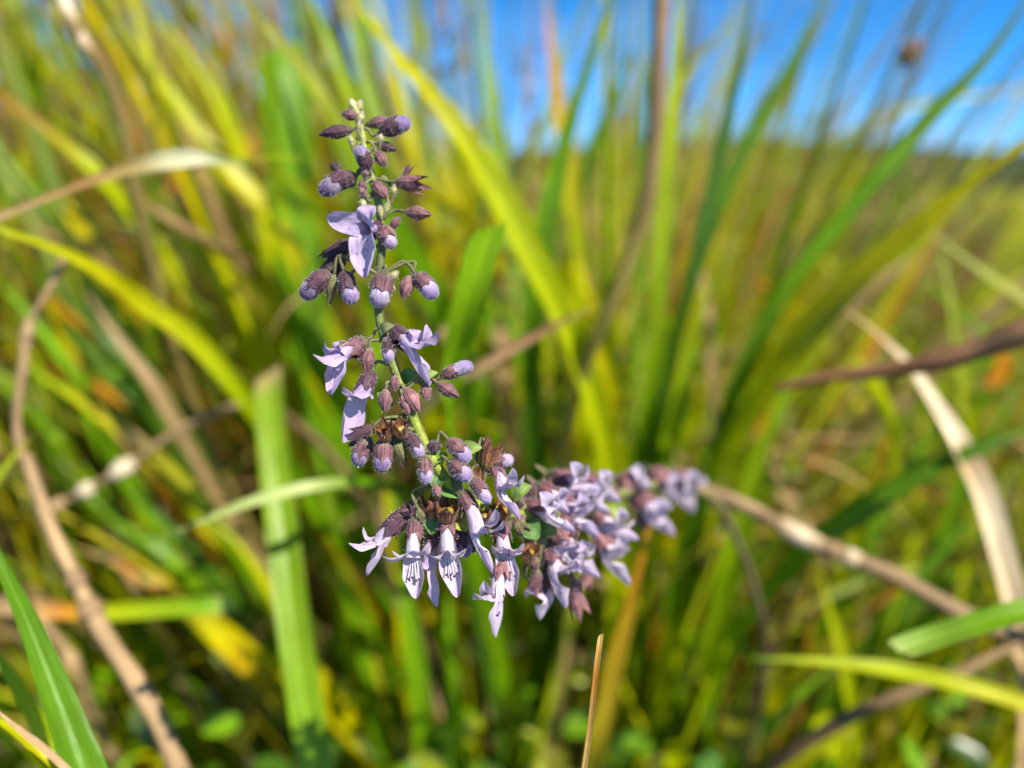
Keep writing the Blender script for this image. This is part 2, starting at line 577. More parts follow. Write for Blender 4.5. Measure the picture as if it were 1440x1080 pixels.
patch(7000, 6, 40, -.9, .9, .14, .30, .012, .035, [36, 44, 6, 6, 1, 4, 5, 0, 2, 8], 'far meadow grass running up to the ridge', pw=1.6, tk=1.25)

# grasses gone to seed: thin stems with loose heads of pale spikelets
V, F, C, B = [], [], [], []
for k in range(260):
    yy = .55 + 2.2 * R.random() ** 1.3
    xx = yy * (R.uniform(-.9, .25) if k % 5 else R.uniform(.22, .44))
    ht = (R.uniform(.44, .64) if xx < .10 * yy else R.uniform(.40, .50)) + .05 * (yy - .5)
    ln = Vector((R.gauss(-.10 if xx < 0 else .12, .18), R.gauss(0, .15), 1)).normalized()
    p0 = Vector((xx, yy, -.02))
    c0 = mix(TAN, (STRAW, CREAM, RUST, OLIVE)[R.randrange(4)], R.random())
    side = Vector((1, 0, 0)) - ln * ln.x
    side.normalize()
    for a, b, wd in ((0, 1, .0011),):
        q = len(V)
        V += [p0 - side * wd, p0 + side * wd, p0 + ln * ht + side * wd * .5, p0 + ln * ht - side * wd * .5]
        C += [mix(GREEN, c0, .5)] * 2 + [c0] * 2
        B += [(0, 0, 0), (1, 0, 0), (1, 1, 0), (0, 1, 0)]
        F.append((q, q + 1, q + 2, q + 3))
    for i in range(26):
        t_ = 1 - .22 * (i / 26)
        o_ = Vector((R.gauss(0, 1), R.gauss(0, 1), R.gauss(.3, .5))).normalized()
        base = p0 + ln * ht * t_ + o_ * R.uniform(.001, .012)
        d_ = (ln + o_ * .6).normalized() * R.uniform(.005, .011)
        s_ = d_.cross(Vector((R.random(), R.random(), R.random()))).normalized() * R.uniform(.0012, .0024)
        cc_ = tuple(v * R.uniform(.75, 1.2) for v in c0)
        q = len(V)
        V += [p0 + ln * ht * (t_ - .02), base, base + d_ * .5 + s_, base + d_, base + d_ * .5 - s_]
        C += [cc_] * 5
        B += [(0, 0, 0), (0, 0, 0), (1, 0, 0), (1, 1, 0), (0, 1, 0)]
        F += [(q + 1, q + 2, q + 3), (q + 1, q + 3, q + 4), (q, q + 1, q + 2)]
tag(mesh_obj('seeding_grass', np.array([tuple(v) for v in V]), F, C, B, M_DRY), 'pale seeding grass heads on thin stems above the meadow', 'grass', None, 'stuff')

# fallen and bent leaves caught in the tussock
N = 3600
y = .33 + 1.2 * NR.random(N) ** 1.2
x = y * NR.uniform(-1, 1, N)
zb = NR.uniform(.01, .44, N) * np.where(x > .1 * y, .85, 1.0)
grass_mass('fallen_leaves', np.stack([x, y], 1), np.where(x < .03, math.pi, 0) + NR.normal(0, .9, N) + np.where(NR.random(N) < .35, math.pi, 0), NR.uniform(.03, .12, N), NR.normal(1.15, .45, N), NR.normal(.5, .6, N),
           NR.uniform(.003, .010, N), tints(N, [20, 18, 5, 6, 2, 6, 28, 6, 7, 16]), 'bent and fallen leaf pieces caught in the grass tussock', seg=5, z0=zb, dmin=.27)

# fine dry straw threads
N = 700
y = .30 + 1.6 * NR.random(N) ** 1.3
x = y * NR.uniform(-1, 1, N)
grass_mass('dry_grass', np.stack([x, y], 1), NR.uniform(0, 6.3, N), NR.uniform(.18, .5, N) * np.where(x > .1 * y, .85, 1), np.abs(NR.normal(.2, .5, N)), NR.normal(.2, .7, N),
           NR.uniform(.0015, .004, N), np.array([TAN, STRAW, CREAM, BROWN])[NR.integers(0, 4, N)] * NR.uniform(.7, 1.1, (N, 1)),
           'tangle of thin dry straw threads through the green grass', M_DRY, dmin=.36)

# undergrowth: little round leaves low down
N = 5200
y = .24 + 1.3 * NR.random(N) ** 1.4
x = y * NR.uniform(-1.05, 1.05, N)
z = NR.random(N) ** 1.6 * .20
V, F, C, B = [], [], [], []
up_c = np.array([GREEN, BRIGHT, DARKG, LIME, (.16, .24, .05), TAN, OLIVE])[NR.choice(7, N, p=[.26, .2, .2, .12, .1, .06, .06])] * NR.uniform(.6, 1.1, (N, 1))
for i in range(N):
    r = NR.uniform(.003, .009)
    n = Vector((NR.normal(0, .6), NR.normal(-.2, .6), 1)).normalized()
    a = n.orthogonal().normalized()
    a.rotate(Matrix.Rotation(NR.uniform(0, 6.3), 3, n))
    b = n.cross(a)
    p = Vector((x[i], y[i], z[i]))
    k = len(V)
    V.append(p)
    C.append(up_c[i]); B.append((0, 0, 0))
    for q in range(7):
        th = 2 * math.pi * q / 7
        V.append(p + (a * math.cos(th) * 1.4 + b * math.sin(th) * .8) * r + n * r * .25 * abs(math.sin(th)))
        C.append(up_c[i]); B.append((math.cos(th), math.sin(th), 0))
    for q in range(7):
        F.append((k, k + 1 + q, k + 1 + (q + 1) % 7))
tag(mesh_obj('undergrowth', np.array([tuple(v) for v in V]), F, C, B, M_UNDER), 'low leafy undergrowth between the grass stems near the soil', 'undergrowth', None, 'stuff')


# ------------------------------------------------------------------ single grass blades and dry stalks
def to_ground(pts, foot=None):
    """carry a blade on from its last seen point down to the soil"""
    p = pts[-1]
    dr = (pts[-1] - pts[-2]).normalized()
    if foot is None:
        foot = Vector((p.x + dr.x * .06, max(p.y + .02, p.y + dr.y * .06), -.022))
    m = p.lerp(foot, .5) + dr * .02
    return pts + [m, foot]


def push(pts):
    q = [p[2] if p[2] < .125 else FOCUS + min((p[2] - FOCUS) * 1.9, .05 + (p[2] - FOCUS) * 1.1) for p in pts]
    return [at(p[0], p[1], d) for p, d in zip(pts, q)], sum(d / p[2] for p, d in zip(pts, q)) / len(q)


def blade(label, pts, w, col, roll=0.0, fold=.22, ends='tt', ground=True, mat=None, twist=0.0, name='grass_blade', group='single blades of grass around the flower', n=None, cat='grass blade', foot=None, sunny=.7, wp=None):
    """pts: (x, y, d) first point = free end; w: width in mm; roll: turn of the leaf face about its length"""
    P, f_ = push(pts)
    w = w * f_
    nvis = len(P)
    if ground:
        P = to_ground(P, foot)
    n = n or max(30, 7 * len(P))
    c = spline(P, n, nvis)
    tg = tangents(c)
    w = w / 1000
    rows = []
    m = 9
    kv = int(n * .72) - 1 if ground else n - 1
    seed = R.random() * 50
    lens = [0]
    for i in range(1, n):
        lens.append(lens[-1] + (c[i] - c[i - 1]).length)
    for i, (p, t) in enumerate(zip(c, tg)):
        s = lens[i] / lens[-1]
        view = (CAM - p).normalized()
        v0 = (view - t * view.dot(t)).normalized()
        nn = view + SUN * sunny
        nn = (nn - t * nn.dot(t)).normalized()
        wk = 1 / max(.45, nn.dot(v0))
        side = t.cross(nn).normalized()
        a = roll + twist * s + .18 * math.sin(seed + s * 7)
        sd = side * math.cos(a) + nn * math.sin(a)
        no = nn * math.cos(a) - side * math.sin(a)
        e0 = min(1, lens[i] / (w * 9) + .05) if ends[0] == 't' else min(1, .86 + lens[i] / (w * 3))
        e1 = min(1, (lens[-1] - lens[i]) / (w * 9) + .35)
        hw = .5 * w * wk * e0 * e1 * (1 + .07 * math.sin(seed * 3 + s * 11))
        if ends[0] == 'c' and lens[i] < w * 2:
            p = p.copy()
            slant = [t * (w * (.55 * (j / (m - 1) - .4) + .12 * math.sin(j * 2.7 + seed))) * (1 - lens[i] / (w * 2)) for j in range(m)]
        else:
            slant = None
        if wp:
            hw *= ramp(wp, min(1, lens[i] / lens[kv]))[0]
        rows.append([p + sd * hw * (2 * j / (m - 1) - 1) - no * hw * fold * 2 * (1 - abs(2 * j / (m - 1) - 1)) + no * hw * .06 * math.sin(j * 2.1 + s * 40) + (slant[j] if slant else Vector()) for j in range(m)])
    mb = MB()
    k = R.uniform(.92, 1.08)
    kv = int(n * .72) - 1 if ground else n - 1

    def cf(u, v):
        u = min(1.0, lens[int(round(u * (n - 1)))] / lens[kv])
        q = ramp(col, u) if isinstance(col[0], tuple) else col
        mid = 1.0 + .25 * math.exp(-((v - .5) / .06) ** 2)
        return tuple(x * k * mid for x in q)
    mb.grid(rows, cf, bcs=lambda u, v: (v + seed, u * 4, 0))
    org = c[-1] if ground else c[n // 2]
    o = mb.build(name, mat or M_LEAF, None, org)
    o.location = org
    tag(o, label, cat, group)
    return o


def stalk(label, pts, w, col, nodes=(), sheaths=(), ground=True, taper=.6, name='dry_stalk', group='dry grass stalks among the green blades', flat=1.0, foot=None, spikelets=()):
    """round stalk; nodes: t of swollen joints; sheaths: (t0, t1, width factor, colour) dry leaf sheaths round it;
    spikelets: (t, length mm, width mm, colour)"""
    P, f_ = push(pts)
    w = w * f_
    if ground:
        P = to_ground(P, foot)
    nv = len(pts)
    n = max(70, 12 * len(P))
    c = spline(P, n, nv)
    if ground:
        kv = int(n * .72) - 1
        nodes = [t * kv / (n - 1) for t in nodes]
        sheaths = [(a * kv / (n - 1), b * kv / (n - 1), f, q) for a, b, f, q in sheaths]
        spikelets = [(a * kv / (n - 1), b, f, q) for a, b, f, q in spikelets]
    w = w / 1000
    org = c[-1] if ground else c[n // 2]
    root = empty(name, org)
    tag(root, label, 'dry stalk', group)
    lo = 0.5 * w
    mb = MB()
    rf = lambda t: lo * (taper + (1 - taper) * min(1, t * 2)) * (1 + .08 * math.sin(t * 37))
    cc = c
    kf = (n - 1) / (int(n * .72) - 1) if ground else 1
    tube(mb, c, rf, [(q / kf, v) for q, v in col] if isinstance(col[0], tuple) else col, 10, raw=True)
    mb.build('stem', M_DRY, root, org)

    def sub(t0, t1, k):
        return [c[min(n - 1, max(0, int(round((t0 + (t1 - t0) * i / (k - 1)) * (n - 1)))))] for i in range(k)]

    def pt(t):
        f = t * (n - 1)
        i = min(n - 2, int(f))
        return c[i].lerp(c[i + 1], f - i)
    for t in nodes:
        mb = MB()
        h = w * .55
        q = [pt(max(0, t - .012)), pt(t), pt(min(1, t + .012))]
        d = (q[2] - q[0]).normalized()
        line = [q[1] + d * h * (i / 4 - .5) * 2 for i in range(5)]
        tube(mb, line, lambda u: rf(t) * (1.05 + .42 * math.sin(math.pi * u)), mix(BROWN, TAN, .5), 10)
        mb.build('node', M_DRY, root, org)
    for (t0, t1, wf, cl) in sheaths:
        mb = MB()
        line = [pt(t0 + (t1 - t0) * i / 11) for i in range(12)]
        tube(mb, line, lambda u: rf((t0 + t1) / 2) * (1 + wf * math.sin(math.pi * (.12 + .8 * u)) ** .8), cl, 10, None, .8)
        mb.build('sheath', M_DRY, root, org)
    for (t, ln, wd, cl) in spikelets:
        mb = MB()
        d = (pt(min(1, t + .03)) - pt(max(0, t - .03))).normalized()
        p = pt(t)
        line = [p + d * (ln / 1000) * (i / 7 - .5) for i in range(8)]
        tube(mb, line, lambda u: wd / 2000 * max(.08, math.sin(math.pi * u)) ** .7 + rf(t) * .3, cl, 10, None, .7)
        mb.build('spikelet', M_DRY, root, org)
    return root


FAN = Vector((.05, .42, -.022))        # crown of the tussock behind the flower


def fan(dx=0, dy=0):
    return Vector((FAN.x + dx, FAN.y + dy, -.022))


# ---- left of the flower
blade('long yellow green blade sloping from the top edge down behind the flower tip', [(470, -40, .20), (560, 78, .20), (640, 172, .20), (698, 262, .205), (750, 360, .21), (800, 458, .22)], 8.2, [(0, LIME), (.3, YEL), (.6, LIME)], .25, .3, foot=fan(.02))
blade('broad olive blade with a lit yellow edge slanting behind the topmost buds', [(290, -40, .215), (370, 30, .215), (430, 100, .22), (480, 180, .225), (540, 290, .24), (600, 390, .26)], 15, [(0, OLIVE), (.4, mix(OLIVE, LIME, .5)), (.7, GREEN)], .35, .4, foot=fan(-.01))
blade('wide upright mid green blade left of the upper buds', [(398, 60, .27), (402, 180, .27), (412, 300, .275), (430, 430, .28), (470, 600, .30)], 17, [(0, GREEN), (.6, GREEN)], .2, ends='ct', foot=fan(-.06))
blade('lime green blade curving from the top edge past the flower tip', [(420, -40, .25), (470, 70, .25), (510, 170, .255), (545, 300, .27), (580, 450, .3)], 10, [(0, BRIGHT), (.5, LIME)], -.5, foot=fan(-.02, .03))
blade('pale blue green blade painted as a highlight above the topmost bud', [(470, -30, .29), (500, 60, .29), (525, 160, .295), (545, 260, .30)], 8, mix(PALEG, BRIGHT, .4), .3, foot=fan(-.03, .05))  # pale colour stands in for the highlight on the lime blade
blade('yellow green blade running diagonally across the upper left corner', [(140, -10, .26), (212, 92, .26), (300, 212, .262), (388, 312, .27), (450, 440, .29), (520, 600, .32)], 8.5, [(0, OLIVE), (.2, LIME), (.45, YEL), (.8, LIME)], .2, foot=fan(-.03))
blade('pale twisted leaf lying across the left with a highlight painted cream on its middle', [(430, 224, .172), (385, 220, .172), (330, 228, .171), (280, 222, .17), (225, 226, .169), (150, 246, .168), (60, 280, .165), (-40, 322, .16)], 3.6, [(0, YEL), (.10, LIME), (.18, OLIVE), (.24, PALEG), (.32, (.72, .68, .46)), (.42, (.66, .62, .36)), (.52, STRAW), (.68, mix(ORANGE, TAN, .6)), (1, TAN)], .15, .2, sunny=1.0, wp=[(0, (.9,)), (.16, (.5,)), (.22, (.6,)), (.36, (1.25,)), (.5, (.9,)), (.7, (.38,)), (1, (.30,))], foot=Vector((-.20, .20, -.022)))  # cream stops put the leaf's highlight into its colour
blade('yellow green blade from the left edge sloping down under the pale twisted leaf', [(-60, 300, .16), (10, 325, .163), (75, 348, .168), (140, 380, .175), (205, 428, .185), (262, 468, .195), (335, 548, .21), (400, 640, .24)], 5.2, [(0, LIME), (.3, YEL), (.6, LIME), (1, GREEN)], .15, foot=fan(-.07))
blade('yellow green blade with a brown band, second down from the left edge', [(20, 505, .24), (70, 535, .24), (130, 575, .24), (190, 622, .245), (255, 685, .25), (335, 775, .26), (385, 845, .28)], 7, [(0, GREEN), (.15, LIME), (.3, YEL), (.36, TAN), (.42, YEL), (.8, GREEN)], .25, foot=fan(-.09))
blade('dark green blade low between the two yellow blades at left', [(20, 370, .30), (90, 420, .30), (160, 490, .30), (230, 590, .31), (290, 700, .33)], 15, DARKG, .3, foot=fan(-.1))
blade('dark bluish green blade below the plain dark green one at left', [(60, 430, .32), (150, 520, .32), (215, 600, .32), (280, 720, .34)], 13, mix(DARKG, GREEN, .4), .2, foot=fan(-.09, .04))
blade('bright green blade with a blunt brown tip standing left of the flower', [(376, 522, .185), (381, 600, .183), (390, 690, .18), (402, 790, .176), (416, 900, .172), (440, 1060, .168)], 6.9, [(0, TAN), (.03, mix(STRAW, GREEN, .4)), (.06, (.18, .28, .008)), (.6, (.17, .28, .006)), (1, (.16, .29, .004))], .15, .22, 'ct', sunny=.1, foot=Vector((-.05, .19, -.022)))
blade('pale thin leaf tip crossing in front of the blunt green blade', [(226, 757, .163), (300, 726, .163), (370, 700, .163), (435, 684, .165), (480, 678, .17), (540, 682, .18)], 2.7, [(0, STRAW), (.1, PALEG), (.55, (.46, .52, .20)), (.72, mix(PALEG, GREEN, .5)), (.8, GREEN), (1, DARKG)], .0, sunny=1.4, foot=fan(-.03, -.05))
blade('glossy wide blade leaning in the bottom left corner', [(-40, 700, .135), (0, 790, .134), (38, 870, .132), (78, 970, .13), (118, 1080, .128)], 8, [(0, (.08, .18, .006)), (1, (.10, .22, .006))], .2, .3, foot=Vector((-.05, .15, -.022)))
blade('second green blade under the glossy one in the bottom left corner', [(-60, 850, .14), (0, 930, .14), (50, 1010, .14), (90, 1090, .14)], 6.5, [(0, BRIGHT), (1, LIME)], -.3, .3, foot=Vector((-.06, .16, -.022)))
blade('yellow green blade low in the bottom left corner', [(-50, 990, .132), (10, 1020, .131), (50, 1050, .13), (90, 1090, .13)], 4, [(0, LIME), (1, YEL)], .1, foot=Vector((-.06, .145, -.022)))
blade('thin tan straw crossing the bottom left corner', [(-20, 985, .127), (20, 1020, .127), (66, 1056, .127), (110, 1098, .127)], 1.2, TAN, .1, mat=M_DRY, foot=Vector((-.05, .15, -.022)))
blade('level lime blade with a torn end lying over the brown stalk at lower left', [(326, 850, .20), (270, 852, .198), (200, 857, .196), (140, 860, .194), (80, 858, .192), (20, 852, .19), (-60, 850, .19)], 4.2, [(0, PALEG), (.1, BRIGHT), (.45, LIME), (.6, ORANGE), (.75, TAN), (1, TAN)], .15, .2, 'ct', foot=Vector((-.2, .25, -.022)))
blade('green blade with orange withered patches at lower left', [(90, 765, .26), (150, 785, .26), (200, 812, .26), (245, 838, .262), (320, 908, .27), (392, 978, .29)], 7, [(0, OLIVE), (.15, TAN), (.24, ORANGE), (.3, OLIVE), (.36, ORANGE), (.5, OLIVE), (.62, YEL), (.75, mix(YEL, ORANGE, .4)), (1, OLIVE)], .2, foot=fan(-.06))
blade('short lime blade tip at the left edge above the brown stalk', [(46, 612, .168), (20, 640, .167), (-10, 682, .165), (-50, 740, .16)], 3, [(0, TAN), (.15, LIME), (1, BRIGHT)], .2, foot=Vector((-.16, .2, -.022)))
blade('bright lime blade descending behind the brown stalk toward the blunt blade', [(290, 725, .25), (330, 760, .25), (380, 830, .255), (430, 930, .27)], 9, [(0, LIME), (1, YEL)], .3, foot=fan(-.05, .02))
blade('orange streaked blade at the upper left edge', [(-40, 110, .27), (10, 140, .27), (60, 178, .275), (130, 235, .28), (210, 330, .3)], 6, [(0, ORANGE), (.3, mix(ORANGE, OLIVE, .5)), (.6, LIME)], .2, foot=fan(-.1))
for i, (lab, pts, w, c, ro) in enumerate([
    ('lime blade in the upper left between the dry stalk and the flower', [(240, 40, .30), (300, 130, .30), (350, 240, .31), (400, 400, .33), (450, 560, .36)], 9, LIME, .3),
    ('olive blade slanting under the pale twisted leaf', [(170, 250, .29), (230, 310, .29), (300, 390, .29), (370, 480, .3), (430, 590, .33)], 10, mix(LIME, OLIVE, .3), .2),
    ('yellow blade slanting above the second yellow blade at left', [(240, 300, .27), (310, 360, .27), (380, 430, .275), (440, 520, .29), (500, 640, .32)], 7, YEL, .3),
    ('tan dead blade slanting across the left middle', [(120, 410, .25), (170, 480, .25), (215, 540, .25), (250, 600, .26), (300, 690, .28)], 5, TAN, .2),
    ('green blade low at left behind the cream dry stalk', [(60, 640, .3), (150, 720, .3), (240, 790, .3), (330, 880, .32)], 11, GREEN, .3),
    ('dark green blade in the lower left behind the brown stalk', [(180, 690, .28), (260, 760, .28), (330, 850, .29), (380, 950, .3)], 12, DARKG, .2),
    ('bright green blade at the left edge behind the grey stalk', [(-20, 380, .26), (40, 440, .26), (110, 540, .27), (160, 650, .29)], 6, BRIGHT, .2)]):
    blade(lab, pts, w, c, ro, foot=fan(-.05 - .01 * i, .02 * i))

# dry stalks, left
stalk('jointed brown stalk with pinkish tan sheaths at the upper left', [(76, -30, .18), (100, 25, .18), (122, 68, .18), (148, 112, .182), (172, 175, .186), (190, 260, .19), (215, 380, .2)], 3.0, mix(BROWN, OLIVE, .3), (.20,), ((.03, .165, .55, [(0, TAN), (.5, CREAM), (1, TAN)]), (.19, .27, .45, [(0, CREAM), (1, TAN)])), foot=fan(-.1))
stalk('bent grey tan stalk hanging at the left edge', [(92, 360, .172), (66, 412, .172), (42, 455, .172), (32, 520, .172), (24, 600, .172), (32, 650, .172)], 2.0, mix(TAN, BROWN, .35), (.42,), ((.02, .17, .5, TAN), (.34, .48, .4, TAN)), ground=False)
stalk('thick brown jointed stalk leaning through the lower left', [(36, 640, .172), (70, 740, .17), (105, 812, .168), (145, 890, .166), (192, 960, .164), (225, 1020, .162), (250, 1080, .16)], 4.0, [(0, mix(TAN, BROWN, .4)), (.3, TAN), (1, mix(TAN, BROWN, .3))], (.405, .50), ((.06, .37, .22, [(0, mix(TAN, BROWN, .5)), (.7, TAN), (1, CREAM)]),), foot=Vector((-.03, .2, -.022)))
stalk('dry brown stalk with cream spikelets at the left middle', [(60, 722, .215), (85, 708, .215), (115, 692, .215), (160, 667, .215), (200, 640, .216), (250, 605, .218), (300, 582, .22), (352, 566, .222), (420, 600, .25)], 2.6, mix(BROWN, TAN, .45), (), (), spikelets=((.05, 9, 4, TAN), (.15, 8, 5, CREAM), (.28, 12, 5.6, CREAM)), foot=fan(-.04))
stalk('short tan stalk with two swollen pieces behind the glossy blade', [(35, 845, .24), (60, 875, .24), (85, 905, .24), (110, 950, .245), (130, 1010, .26)], 3.2, mix(TAN, BROWN, .3), (), (), spikelets=((.12, 10, 4.5, TAN), (.45, 14, 5, TAN)), foot=Vector((-.1, .33, -.022)))

# ---- centre
blade('bright lime blade with a square cut end just right of the flower spike', [(690, 318, .146), (677, 360, .147), (661, 420, .149), (648, 490, .154), (642, 560, .165), (645, 660, .2)], 5.6, [(0, (.24, .42, .006)), (.45, (.22, .40, .006)), (1, GREEN)], .1, .12, 'ct', sunny=1.2, foot=fan(-.02))
blade('narrow dark leaf edge beside the square cut lime blade', [(712, 312, .165), (694, 326, .165), (684, 380, .17), (670, 460, .2), (660, 560, .22)], 2.5, DARKG, .3, foot=fan(-.01))
blade('reddish brown dry straw slanting right of the spike', [(835, 432, .178), (775, 460, .178), (720, 490, .178), (672, 518, .178), (620, 548, .182)], 2.2, [(0, STRAW), (.15, RUST), (1, TAN)], .2, mat=M_DRY, foot=fan(-.06, -.02))
blade('two toned green blade rising to the top edge in the middle', [(870, -50, .215), (838, 60, .215), (808, 150, .216), (785, 240, .218), (766, 340, .222), (752, 450, .23), (750, 580, .26)], 8.5, [(0, DARKG), (.4, GREEN), (1, DARKG)], .35, .45, foot=fan(0))
blade('orange withered blade standing against the sky in the middle', [(766, -40, .30), (774, 60, .30), (786, 140, .30), (800, 230, .30), (812, 340, .31), (818, 480, .33)], 8, [(0, OLIVE), (.15, ORANGE), (.4, mix(ORANGE, LIME, .4)), (.7, LIME)], .3, foot=fan(.01, .02))
blade('pale green blade in front of the sky in the middle', [(672, -40, .34), (680, 60, .34), (695, 160, .34), (712, 300, .35), (740, 460, .37)], 10, mix(GREEN, PALEG, .35), .3, foot=fan(0, .06))  # green paled evenly over the whole blade
blade('faint green blade leaning right beside the two toned one', [(905, 40, .33), (870, 120, .33), (838, 200, .33), (805, 310, .34), (790, 430, .36)], 6, mix(GREEN, DARKG, .5), .3, foot=fan(.01, .05))
blade('bright green blade standing against the brown stem at the top', [(958, -50, .225), (950, 100, .225), (940, 240, .226), (930, 380, .23), (918, 520, .24), (905, 660, .27)], 6.0, [(0, LIME), (.4, mix(LIME, GREEN, .4)), (1, GREEN)], .2, foot=fan(.03))
stalk('thick dark brown dead stem from the top edge sinking into the grass', [(934, -50, .205), (928, 60, .205), (922, 180, .206), (908, 290, .208), (876, 390, .212), (840, 470, .22), (820, 520, .23)], 4.3, [(0, mix(BROWN, TAN, .5)), (.3, mix(BROWN, TAN, .2)), (.6, mix(BROWN, OLIVE, .3)), (1, mix(OLIVE, TAN, .3))], (), (), taper=1.05, foot=fan(0))
blade('dark grey green blade rising right of the brown stem', [(1066, -50, .225), (1042, 80, .225), (1014, 210, .226), (990, 320, .228), (962, 440, .235), (935, 560, .25)], 6.5, DARKG, .5, .4, foot=fan(.03, .0))
blade('slender dark blade crossing the grey green one near the skyline', [(1172, -30, .25), (1106, 105, .25), (1052, 200, .25), (1010, 295, .252), (972, 400, .26), (930, 520, .28)], 5.2, mix(DARKG, GREEN, .3), .4, foot=fan(.03, .04))
blade('light olive blade crossing behind the bright green one at the top', [(1060, -10, .30), (1020, 40, .30), (975, 90, .30), (945, 150, .3), (930, 260, .31)], 5, mix(OLIVE, PALEG, .4), .3, foot=fan(.03, .04))
blade('yellow blade low in the middle behind the brown stem', [(800, 330, .3), (830, 420, .3), (850, 520, .31), (865, 640, .33)], 9, YEL, .3, foot=fan(.02, .03))
blade('green blade behind the flower stem in the middle', [(690, 380, .27), (720, 460, .27), (742, 560, .28), (765, 680, .3)], 9, GREEN, .3, foot=fan(.0, .0))
blade('tall green blade leaning up from the lower middle', [(1010, 380, .25), (975, 470, .25), (950, 580, .255), (925, 690, .265), (905, 800, .29)], 10, mix(GREEN, LIME, .3), .35, foot=fan(.05, .0))
blade('slim straw standing sharp below the flowers', [(845, 893, .1215), (839, 940, .1215), (836, 968, .1215), (829, 1030, .1215), (820, 1095, .1215)], .95, [(0, STRAW), (.1, mix(ORANGE, STRAW, .5)), (.3, mix(ORANGE, BROWN, .4)), (1, STRAW)], .2, .5, 'ct', mat=M_DRY, foot=Vector((.0, .15, -.022)))
blade('orange brown blade sloping down behind the slim straw', [(925, 690, .18), (908, 760, .18), (888, 845, .182), (862, 950, .186), (838, 1060, .19), (825, 1110, .2)], 4.6, [(0, mix(RUST, TAN, .4)), (.15, ORANGE), (.4, mix(ORANGE, OLIVE, .55)), (1, OLIVE)], .3, .3, foot=Vector((.02, .26, -.022)))
blade('green blade upright below the left flowers', [(545, 660, .24), (560, 760, .24), (575, 870, .24), (590, 980, .25), (600, 1090, .27)], 7, mix(GREEN, BRIGHT, .5), .3, foot=Vector((-.03, .33, -.022)))
blade('bright green blade upright below the lowest flower', [(630, 800, .26), (632, 880, .26), (636, 970, .265), (640, 1090, .28)], 6, BRIGHT, .3, foot=Vector((-.02, .34, -.022)))
blade('faded tan blade upright right of the lowest flower', [(805, 850, .28), (795, 930, .28), (780, 1020, .29), (770, 1100, .3)], 7, mix(TAN, OLIVE, .4), .3, foot=Vector((.02, .36, -.022)))

# ---- right
blade('long dark green blade climbing to the upper right corner', [(1470, -40, .215), (1385, 84, .215), (1305, 168, .216), (1240, 242, .217), (1175, 318, .22), (1105, 408, .225), (1050, 510, .235), (1005, 640, .26)], 6.2, [(0, DARKG), (.3, mix(DARKG, GREEN, .5)), (.6, GREEN), (1, DARKG)], .4, .4, foot=fan(.06))
blade('wide olive blade with a yellow upper edge from the right edge', [(1500, 165, .175), (1440, 205, .177), (1380, 246, .18), (1318, 292, .184), (1250, 348, .19), (1180, 415, .198), (1110, 495, .21), (1050, 590, .23), (985, 700, .26)], 10.5, [(0, mix(YEL, ORANGE, .3)), (.2, YEL), (.4, mix(YEL, OLIVE, .5)), (.55, mix(OLIVE, LIME, .5)), (.8, LIME), (1, GREEN)], -.25, .35, sunny=1.3, wp=[(0, (1.0,)), (.45, (.95,)), (.8, (.55,)), (1, (.4,))], foot=fan(.05))  # outer stops brightened to yellow, painting in the sunlit edge
stalk('reddish brown dead stem sloping in from the right edge', [(1090, 548, .19), (1150, 532, .186), (1220, 524, .182), (1300, 512, .178), (1380, 490, .174), (1450, 462, .17), (1540, 420, .166)], 5.6, [(0, RUST), (.5, mix(RUST, BROWN, .25)), (1, mix(RUST, TAN, .35))], (), (), taper=.28, foot=Vector((.22, .2, -.022)))
blade('striped tan dead leaf crossing under the reddish stem at right', [(1180, 428, .21), (1240, 474, .208), (1280, 514, .205), (1312, 560, .203), (1350, 620, .2), (1384, 690, .2), (1408, 770, .2), (1432, 860, .2), (1450, 960, .2)], 6.4, [(0, TAN), (.12, TAN), (.22, CREAM), (.4, CREAM), (.47, TAN), (.6, CREAM), (1, TAN)], .5, .35, mat=M_DRY, twist=-.9, foot=Vector((.15, .26, -.022)))
stalk('jointed dry stalk running right and down from the flower tip', [(960, 676, .20), (1010, 696, .2), (1066, 720, .199), (1130, 756, .198), (1200, 786, .197), (1262, 812, .196), (1312, 840, .195), (1370, 872, .194), (1430, 896, .193), (1500, 930, .192)], 4.4, mix(TAN, BROWN, .6), (.40,), ((.10, .22, .25, [(0, mix(TAN, BROWN, .3)), (1, TAN)]), (.255, .37, .35, [(0, TAN), (.5, CREAM), (1, TAN)]), (.43, .47, .35, [(0, CREAM), (1, TAN)])), foot=Vector((.2, .26, -.022)))  # cream sheath stops paint in the stalk's sunlit parts
blade('dark green blade sweeping in from the right edge at mid height', [(1500, 588, .2), (1440, 606, .2), (1370, 632, .2), (1300, 664, .202), (1220, 712, .206), (1150, 760, .215), (1080, 830, .235)], 6.6, [(0, mix(YEL, GREEN, .5)), (.15, DARKG), (.5, mix(DARKG, GREEN, .5)), (1, GREEN)], .4, .35, foot=fan(.08))
blade('light green leaf end with a blunt tip at the lower right edge', [(1262, 913, .152), (1310, 896, .152), (1360, 880, .151), (1440, 858, .15), (1520, 840, .15)], 4.2, [(0, PALEG), (.06, mix(BRIGHT, PALEG, .4)), (.5, BRIGHT), (1, BRIGHT)], .15, .2, 'ct', foot=Vector((.18, .2, -.022)))
blade('arching yellow green blade low at right under the blunt tip', [(1050, 926, .185), (1120, 928, .183), (1200, 934, .181), (1270, 944, .18), (1340, 958, .178), (1440, 988, .176), (1520, 1020, .175)], 3.6, [(0, GREEN), (.2, LIME), (.5, LIME), (1, YEL)], .15, .25, foot=Vector((.18, .22, -.022)))
